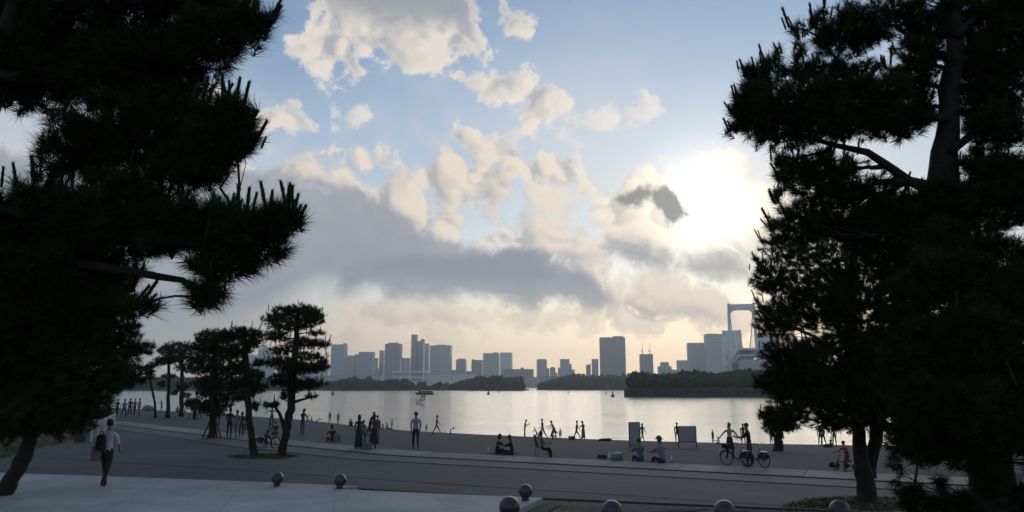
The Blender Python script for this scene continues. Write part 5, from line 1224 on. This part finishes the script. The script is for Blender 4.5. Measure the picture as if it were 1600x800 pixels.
# white railing along the lawn
ra, rb = ground(142, 691), ground(178, 667); L = (rb - ra).length; nseg = 4
e = empty('railing', ra, 0, 'low white railing with upright bars along the lawn edge', 'railing')
for i in range(nseg + 1):
    q = (rb - ra) * (i / nseg); MB().box((q.x, q.y, float(height(ra.x + q.x, ra.y + q.y)) - ra.z + 0.5), (0.10, 0.10, 1.1)).build('post', mat('railing_paint', (0.38, 0.39, 0.41), 0.5) if i else MATS['pale_concrete'], e)
for zz in (0.25, 0.98):
    MB().tube([Vector((0, 0, zz)), (rb - ra) + Vector((0, 0, zz))], 0.03, 6).build('rail', mat('railing_paint', (0.38, 0.39, 0.41), 0.5), e)
for i in range(nseg * 7):
    if i % 7 == 0: continue
    q = (rb - ra) * (i / (nseg * 7)); MB().tube([q + Vector((0, 0, 0.25)), q + Vector((0, 0, 0.98))], 0.014, 5).build('baluster', mat('railing_paint', (0.38, 0.39, 0.41), 0.5), e)
e2 = empty('pillar', ra + Vector((-0.55, -0.1, 0)), 0.2, 'dark square stone pillar ending the white railing', 'pillar')
bevel(MB().box((0, 0, 0.5), (0.5, 0.5, 1.0)).build('shaft', M_STONE, e2), 0.02); MB().box((0, 0, 1.04), (0.56, 0.56, 0.08)).build('cap', M_STONE, e2)
g = ground(167, 664)
pine('round_shrub', 'greyish clipped shrub standing at the far end of the white railing', [[(g.x, g.y, g.z - 0.1, 0.08), (g.x, g.y, g.z + 0.8, 0.05), (g.x, g.y, g.z + 1.4, 0.03)]], [(g + Vector((0, 0, 1.25)), 0.42, 0.42, 0.55, 1), (g + Vector((0.05, 0, 0.7)), 0.5, 0.45, 0.5, 1)], tuft=0.1, needles=18, wd=0.02, opac=5, shoots=0, tree_seed=40, cat='shrub', br=0.02)
# dome tent
g = ground(231, 642); e = empty('dome_tent', g, R(20), 'small grey dome tent with people around it near the water', 'tent')
pf = [(0.95, 0.0), (0.93, 0.25), (0.82, 0.5), (0.6, 0.72), (0.3, 0.85), (0.05, 0.9)]
MB().lathe((0, 0, 0), pf, 18, 1.0, 0.8).build('canopy', cloth('grey'), e)
for k in range(2):
    a = R(45 + 90 * k); MB().tube([(math.cos(a) * r * s, math.sin(a) * r * 0.8 * s, z + 0.015) for s, seq in ((-1, pf), (1, pf[::-1])) for r, z in seq], 0.014, 5).build('pole', M_DARKMETAL, e)
MB().add([(-0.25, -0.765, 0.02), (0.25, -0.765, 0.02), (0.18, -0.66, 0.5), (-0.18, -0.66, 0.5)], [(0, 1, 2, 3)]).build('door_flap', cloth('navy'), e)
# camp chair
g = ground(848, 714.5); e = empty('camp_chair', g + Vector((0, 0, 0.05)), R(-80), 'maroon fabric camp chair on the promenade edge', 'chair')
for sx in (-1, 1):
    for sy in (-1, 1): MB().tube([(sx * 0.28, sy * 0.26, 0), (-sx * 0.22, sy * 0.24, 0.42)] if sy > 0 else [(sx * 0.28, sy * 0.26, 0), (sx * 0.26, sy * 0.24, 0.44 if sy > 0 else 0.95)], 0.013, 5).build('leg', M_DARKMETAL, e)
bevel(MB().box((0, 0.02, 0.38), (0.52, 0.50, 0.03)).build('seat', cloth('maroon'), e), 0.01)
MB().add([(-0.26, -0.24, 0.40), (0.26, -0.24, 0.40), (0.26, -0.36, 0.93), (-0.26, -0.36, 0.93), (-0.26, -0.265, 0.40), (0.26, -0.265, 0.40), (0.26, -0.385, 0.93), (-0.26, -0.385, 0.93)], [(0, 1, 2, 3), (7, 6, 5, 4), (0, 4, 5, 1), (1, 5, 6, 2), (2, 6, 7, 3), (3, 7, 4, 0)]).build('backrest', cloth('maroon'), e)
MB().add([(-0.27, 0.27, 0.38), (0.27, 0.27, 0.38), (0.27, 0.34, 0.08), (-0.27, 0.34, 0.08), (-0.27, 0.28, 0.38), (0.27, 0.28, 0.38), (0.27, 0.36, 0.08), (-0.27, 0.36, 0.08)], [(0, 1, 2, 3), (7, 6, 5, 4), (0, 4, 5, 1), (1, 5, 6, 2), (2, 6, 7, 3), (3, 7, 4, 0)]).build('blanket', cloth('maroon'), e)
for o_ in bpy.data.objects:
    if o_.name.startswith('person') and o_.get('label', '').endswith('in the camp chair'):
        o_.location = e.location.copy()
# low beach seat
g = ground(606, 671); e = empty('reclining_chair', g, R(-80), 'low reclining beach seat on the sand', 'chair')
MB().box((0, 0.1, 0.10), (0.5, 0.55, 0.04)).build('seat', cloth('navy'), e); MB().add([(-0.25, -0.2, 0.1), (0.25, -0.2, 0.1), (0.25, -0.55, 0.62), (-0.25, -0.55, 0.62), (-0.25, -0.23, 0.1), (0.25, -0.23, 0.1), (0.25, -0.58, 0.62), (-0.25, -0.58, 0.62)], [(0, 1, 2, 3), (7, 6, 5, 4), (0, 4, 5, 1), (1, 5, 6, 2), (2, 6, 7, 3), (3, 7, 4, 0)]).build('backrest', cloth('navy'), e)
# tricycle with the child in red
g = ground(1322, 735.5); e = empty('tricycle', g + Vector((0, 0, 0.05)), R(198), 'low dark tricycle ridden by the child in red near the forked pine', 'tricycle')
for x, y, r in ((0.42, 0, 0.15), (-0.22, -0.2, 0.11), (-0.22, 0.2, 0.11)):
    wl = MB().torus((x, y, r), r - 0.02, 0.022, (0, 1, 0), 16, 6).build('wheel', M_RUBBER, e); MB().tube([(x, y - 0.03, r), (x, y + 0.03, r)], r * 0.55, 10).build('hub', M_DARKMETAL, wl)
MB().tube([(-0.22, 0, 0.13), (0.05, 0, 0.22), (0.33, 0, 0.34)], 0.022, 7).tube([(-0.22, -0.19, 0.11), (-0.22, 0.19, 0.11)], 0.012, 6).build('frame', cloth('red'), e)
MB().tube([(0.42, 0, 0.15), (0.33, 0, 0.36), (0.30, 0, 0.52)], 0.015, 6).tube([(0.26, -0.2, 0.53), (0.30, 0, 0.52), (0.26, 0.2, 0.53)], 0.013, 6).build('handlebar', M_DARKMETAL, e)
bevel(MB().box((-0.1, 0, 0.30), (0.24, 0.22, 0.06)).build('seat', M_RUBBER, e), 0.02)
for o_ in bpy.data.objects:
    if o_.name.startswith('person') and 'low tricycle' in o_.get('label', ''):
        o_.location = e.location + Vector((0.1, 0, -0.14)); o_.rotation_euler = (0, 0, R(108))
# small belongings
def bag(label, px, py, w, h, d, c, lift=0.05, straps=True, ang=0, name='bag', cat='bag', pos=None):
    g = pos if pos is not None else ground(px, py) + Vector((0, 0, lift)); e = empty(name, g, R(ang), label, cat)
    o = MB().add([(x * w / 2 * k, y * d / 2 * k, z * h) for z, k in ((0, 0.92), (0.12, 1.0), (0.6, 0.98), (0.9, 0.82), (1.0, 0.55)) for x, y in ((-1, -0.6), (-0.6, -1), (0.6, -1), (1, -0.6), (1, 0.6), (0.6, 1), (-0.6, 1), (-1, 0.6))],
                 [tuple(range(8))[::-1], tuple(range(32, 40))] + [(i * 8 + k, i * 8 + (k + 1) % 8, (i + 1) * 8 + (k + 1) % 8, (i + 1) * 8 + k) for i in range(4) for k in range(8)], True).build('body', cloth(c), e)
    if straps: MB().tube([(-w * 0.25, 0, h * 0.95), (-w * 0.15, 0, h * 1.22), (w * 0.15, 0, h * 1.22), (w * 0.25, 0, h * 0.95)], 0.012, 5).build('handle', cloth(c), e)
    return e
bag('dark rucksack beside the bowed sitting person on the walk', 527, 691, 0.42, 0.42, 0.3, 'grey', 0.05)
bag('round pale grey bag on the ground between the two long skirted women', 574, 703, 0.46, 0.36, 0.36, 'grey', 0.05)
bag('small flat dark bag left by itself on the promenade edge', 941, 718, 0.42, 0.16, 0.3, 'navy', 0.05, False)
bag('grey bag with a white cloth on top, beside the lone bottle', 964, 721, 0.5, 0.26, 0.36, 'grey', 0.05, False)
gq = ground(964, 721); tag(MB().ball((0, 0, 0), (0.2, 0.13, 0.06), 12, 6).build('folded_cloth', cloth('white'), None, gq + Vector((0.05, 0, 0.33))), 'crumpled white cloth on the grey bag by the bottle', 'cloth')
def bottle(label, px, py, h=0.24):
    g = ground(px, py) + Vector((0, 0, 0.05)); e = empty('bottle', g, 0, label, 'bottle', 'bottles on the promenade')
    MB().lathe((0, 0, 0), [(0.033, 0), (0.036, 0.02), (0.036, h * 0.62), (0.014, h * 0.82), (0.014, h * 0.93)], 12).build('body', mat('clear_plastic', (0.55, 0.58, 0.6), 0.15, spec=0.7), e)
    MB().lathe((0, 0, 0), [(0.017, h * 0.93), (0.017, h)], 10).build('cap', M_WHITE, e)
bottle('lone bottle standing between the flat bag and the grey bag', 952, 718.5, 0.26)
bottle('bottle between the teal picnicker and the lilac picnicker', 1019, 722, 0.24)
bottle('bottle to the beside the lilac picnicker', 1049, 723, 0.24)
bottle('bottle on the paving behind the bob haired dark picnicker', 763, 707, 0.24)
bottle('short bottle between the two dark picnickers', 790, 709, 0.2)
def mat_on(label, px, py, w, d, c, ang):
    g = ground(px, py); e = tag(bevel(MB().box((0, 0, 0), (w, d, 0.015)).build('picnic_mat', cloth(c), None, (g.x, g.y, g.z + 0.062)), 0.004), label, 'mat', 'picnic mats'); e.rotation_euler = (0, 0, R(ang)); return e
mat_on('dark picnic mat under the lilac and teal picnickers', 1022, 723, 1.5, 0.9, 'black', -26)
mat_on('dark picnic mat under the two dark picnickers', 788, 709.5, 1.2, 0.8, 'black', -26)
tag(bevel(MB().box((0, 0, 0.14), (0.55, 0.32, 0.28)).build('cooler_box', cloth('brown'), None, ground(893.5, 687)), 0.03), 'low brown cool box on the sand between girl and olive man', 'box')
tag(MB().ball((0, 0, 0.11), (0.11, 0.11, 0.11), 14, 10).build('ball', M_RUBBER, None, ground(1300, 733) + Vector((0, 0, 0.05))), 'small dark ball lying beside the tricycle', 'ball')
def pile(label, px, py, w, h, c):
    g = ground(px, py); m = MB()
    m.ball((0, 0, h * 0.35), (w * 0.5, w * 0.35, h * 0.6), 12, 7); m.ball((w * 0.28, 0.02, h * 0.45), (w * 0.24, w * 0.2, h * 0.55), 10, 6)
    tag(m.build('beach_towel', cloth(c), None, g), label, 'towel')
pile('crumpled dark towel on the sand beside the tall narrow board', 945, 689, 1.1, 0.22, 'black'); pile('dark bundle on the sand below the couple', 1294, 699, 0.7, 0.25, 'black')
# the bags carried by the walkers
o0 = bpy.data.objects['person']
bag('grey shoulder bag hanging at the left side of the white shirted walker', 0, 0, 0.26, 0.40, 0.16, 'grey', 0, True, 8, pos=Vector((G0.x - 0.25, G0.y - 0.08, G0.z + 0.68)))
bp = bag('dark rucksack on the back of the white shirted walker', 0, 0, 0.24, 0.42, 0.16, 'black', 0, True, 6, name='rucksack', pos=Vector((G0.x - 0.09, G0.y - 0.21, G0.z + 0.95)))
g = ground(376.5, 683); bag('shopping bag on the arm of the navy walker by the twin crowned pine', 0, 0, 0.36, 0.42, 0.16, 'grey', 0, True, 0, pos=g + Vector((0.28, -0.02, 0.42)))

# ------------------------------------------------------------------ on the water
def on_water(px, py): return on_z(px, py, WATER)
g = on_water(656, 631); ws_ = empty('windsurf_rig', g, R(0), 'windsurf board with a clear outlined sail leaning on the calm water', 'windsurfer')
MB().add([(-1.5, -0.3, 0.0), (-0.6, -0.36, 0.0), (1.0, -0.28, 0.02), (1.6, 0, 0.12), (1.0, 0.28, 0.02), (-0.6, 0.36, 0.0), (-1.5, 0.3, 0.0), (-1.5, -0.26, 0.14), (-0.6, -0.32, 0.15), (1.0, -0.24, 0.16), (1.6, 0, 0.2), (1.0, 0.24, 0.16), (-0.6, 0.32, 0.15), (-1.5, 0.26, 0.14)],
         [tuple(range(7))[::-1], tuple(range(7, 14))] + [(i, (i + 1) % 7, 7 + (i + 1) % 7, 7 + i) for i in range(7)]).build('board', mat('board_red', (0.12, 0.04, 0.04), 0.4), ws_)
mast = [(-0.6, 0, 0.15), (-0.1, 0, 1.4), (0.6, 0, 2.8), (1.35, 0, 4.0)]; leech = [(-0.45, 0.05, 0.7), (1.55, 0.1, 0.95), (1.75, 0.08, 2.4), (1.35, 0, 4.0)]
MB().tube(mast, [0.09, 0.09, 0.08, 0.05], 6).build('mast', M_DARKMETAL, ws_); MB().tube(leech, 0.07, 5).build('boom', M_DARKMETAL, ws_)
ms2 = bpy.data.materials.new('sail_film'); ms2.use_nodes = True; p = ms2.node_tree.nodes['Principled BSDF']; p.inputs['Base Color'].default_value = (0.5, 0.45, 0.42, 1); p.inputs['Alpha'].default_value = 0.45; p.inputs['Roughness'].default_value = 0.3
sl_ = MB().add([(-0.45, 0.03, 0.7), (0.5, 0.14, 0.85), (1.5, 0.1, 0.98), (-0.1, 0.03, 1.5), (0.8, 0.16, 1.7), (1.68, 0.1, 1.9), (0.6, 0.03, 2.8), (1.1, 0.12, 2.8), (1.7, 0.08, 2.75), (1.32, 0.02, 3.95)], [(0, 1, 4, 3), (1, 2, 5, 4), (3, 4, 7, 6), (4, 5, 8, 7), (6, 7, 9), (7, 8, 9)], True).build('sail', ms2, ws_)
sl_.modifiers.new('solid', 'SOLIDIFY').thickness = 0.012
MB().tube([(0.9, 0.1, 2.6), (1.75, 0.1, 2.5)], 0.16, 5).build('sail_patch', M_DARKMETAL, ws_)
PP('windsurfer in dark wetsuit standing on the windsurf board', 653, 630.5, 10, 'surf', -90, 'black', 'black', at_=g + Vector((-1.15, 0.05, 0.15)), H=1.65, shoes='black')
g = on_water(664, 616.5); bt = empty('excursion_boat', g, 0, 'low excursion boat with a pale flat roof behind the windsurfer', 'boat')
k = g.y / F; L = 29 * k
MB().add([(-L * 0.52, 0, 1.7), (-L * 0.40, -2, 1.3), (L * 0.48, -2.1, 1.1), (L * 0.5, 0, 1.1), (L * 0.48, 2.1, 1.1), (-L * 0.40, 2, 1.3), (-L * 0.44, 0, -0.3), (-L * 0.34, -1.6, -0.3), (L * 0.46, -1.7, -0.3), (L * 0.48, 0, -0.3), (L * 0.46, 1.7, -0.3), (-L * 0.34, 1.6, -0.3)],
   [(0, 5, 4, 3, 2, 1)[::-1], (6, 7, 8, 9, 10, 11)[::-1]] + [(i, (i + 1) % 6, 6 + (i + 1) % 6, 6 + i) for i in range(6)]).build('hull', mat('boat_hull', (0.05, 0.055, 0.06), 0.5), bt)
MB().box((L * 0.1, 0, 1.9), (L * 0.62, 3.2, 1.7)).build('cabin', mat('boat_cabin', (0.3, 0.29, 0.28), 0.5), bt)
MB().box((L * 0.12, 0, 2.95), (L * 0.72, 3.6, 0.3)).build('roof', M_WHITE, bt)
for i in range(6): MB().box((-L * 0.14 + i * L * 0.095, -1.62, 2.05), (L * 0.07, 0.06, 0.8)).build('window', mat('cabin_glass', (0.05, 0.06, 0.07), 0.1), bt)
MB().box((-L * 0.26, 0, 2.2), (L * 0.12, 2.8, 2.4)).build('wheelhouse', mat('boat_dark', (0.05, 0.05, 0.055), 0.5), bt)
for px, py, lb in ((520, 617, 'small dark buoy off the left island, beside the tall shaped pine'), (763, 616.5, 'small dark buoy off the wooded tip of the left island'), (779, 613.5, 'tiny buoy close under the wooded tip of the left island'), (738, 612.5, 'tiny buoy close under the left island wood'), (860, 613, 'tiny buoy off the shore of the middle island'), (888, 614, 'tiny buoy farther along the middle island shore'), (947, 615.5, 'tiny buoy beside the conical buoy'), (957.5, 620, 'conical dark buoy near the corner of the walled island')):
    g = on_water(px, py); s = 1.25 if 'tiny' not in lb else 0.8; e = empty('buoy', g, 0, lb, 'buoy', 'buoys in the bay')
    MB().lathe((0, 0, 0), [(0.9 * s, -0.3), (0.9 * s, 0.5 * s), (0.6 * s, 0.7 * s)], 12).build('float', mat('buoy_paint', (0.06, 0.04, 0.035), 0.6), e)
    MB().lathe((0, 0, 0.6 * s), [(0.55 * s, 0), (0.18 * s, 1.6 * s), (0.08 * s, 2.2 * s)], 10).build('topmark', MATS['buoy_paint'], e)

HAZE = 1.35e-4

# ------------------------------------------------------------------ air
hzm = bpy.data.materials.new('haze'); hzm.use_nodes = True; nt = hzm.node_tree; nt.nodes.clear()
pv = nt.nodes.new('ShaderNodeVolumePrincipled'); pv.inputs['Density'].default_value = HAZE; pv.inputs['Color'].default_value = (0.74, 0.85, 1.0, 1)
pv.inputs['Anisotropy'].default_value = 0.68
oo = nt.nodes.new('ShaderNodeOutputMaterial'); nt.links.new(pv.outputs[0], oo.inputs['Volume'])
hzm.cycles.volume_sampling = 'DISTANCE'; hzm.cycles.homogeneous_volume = True
hzo = MB().box((0, 2300, 113), (10600, 5400, 238)).build('haze', hzm); hzo["kind"] = 'stuff'
tag(hzo, 'thin pale haze over the bay', 'haze')
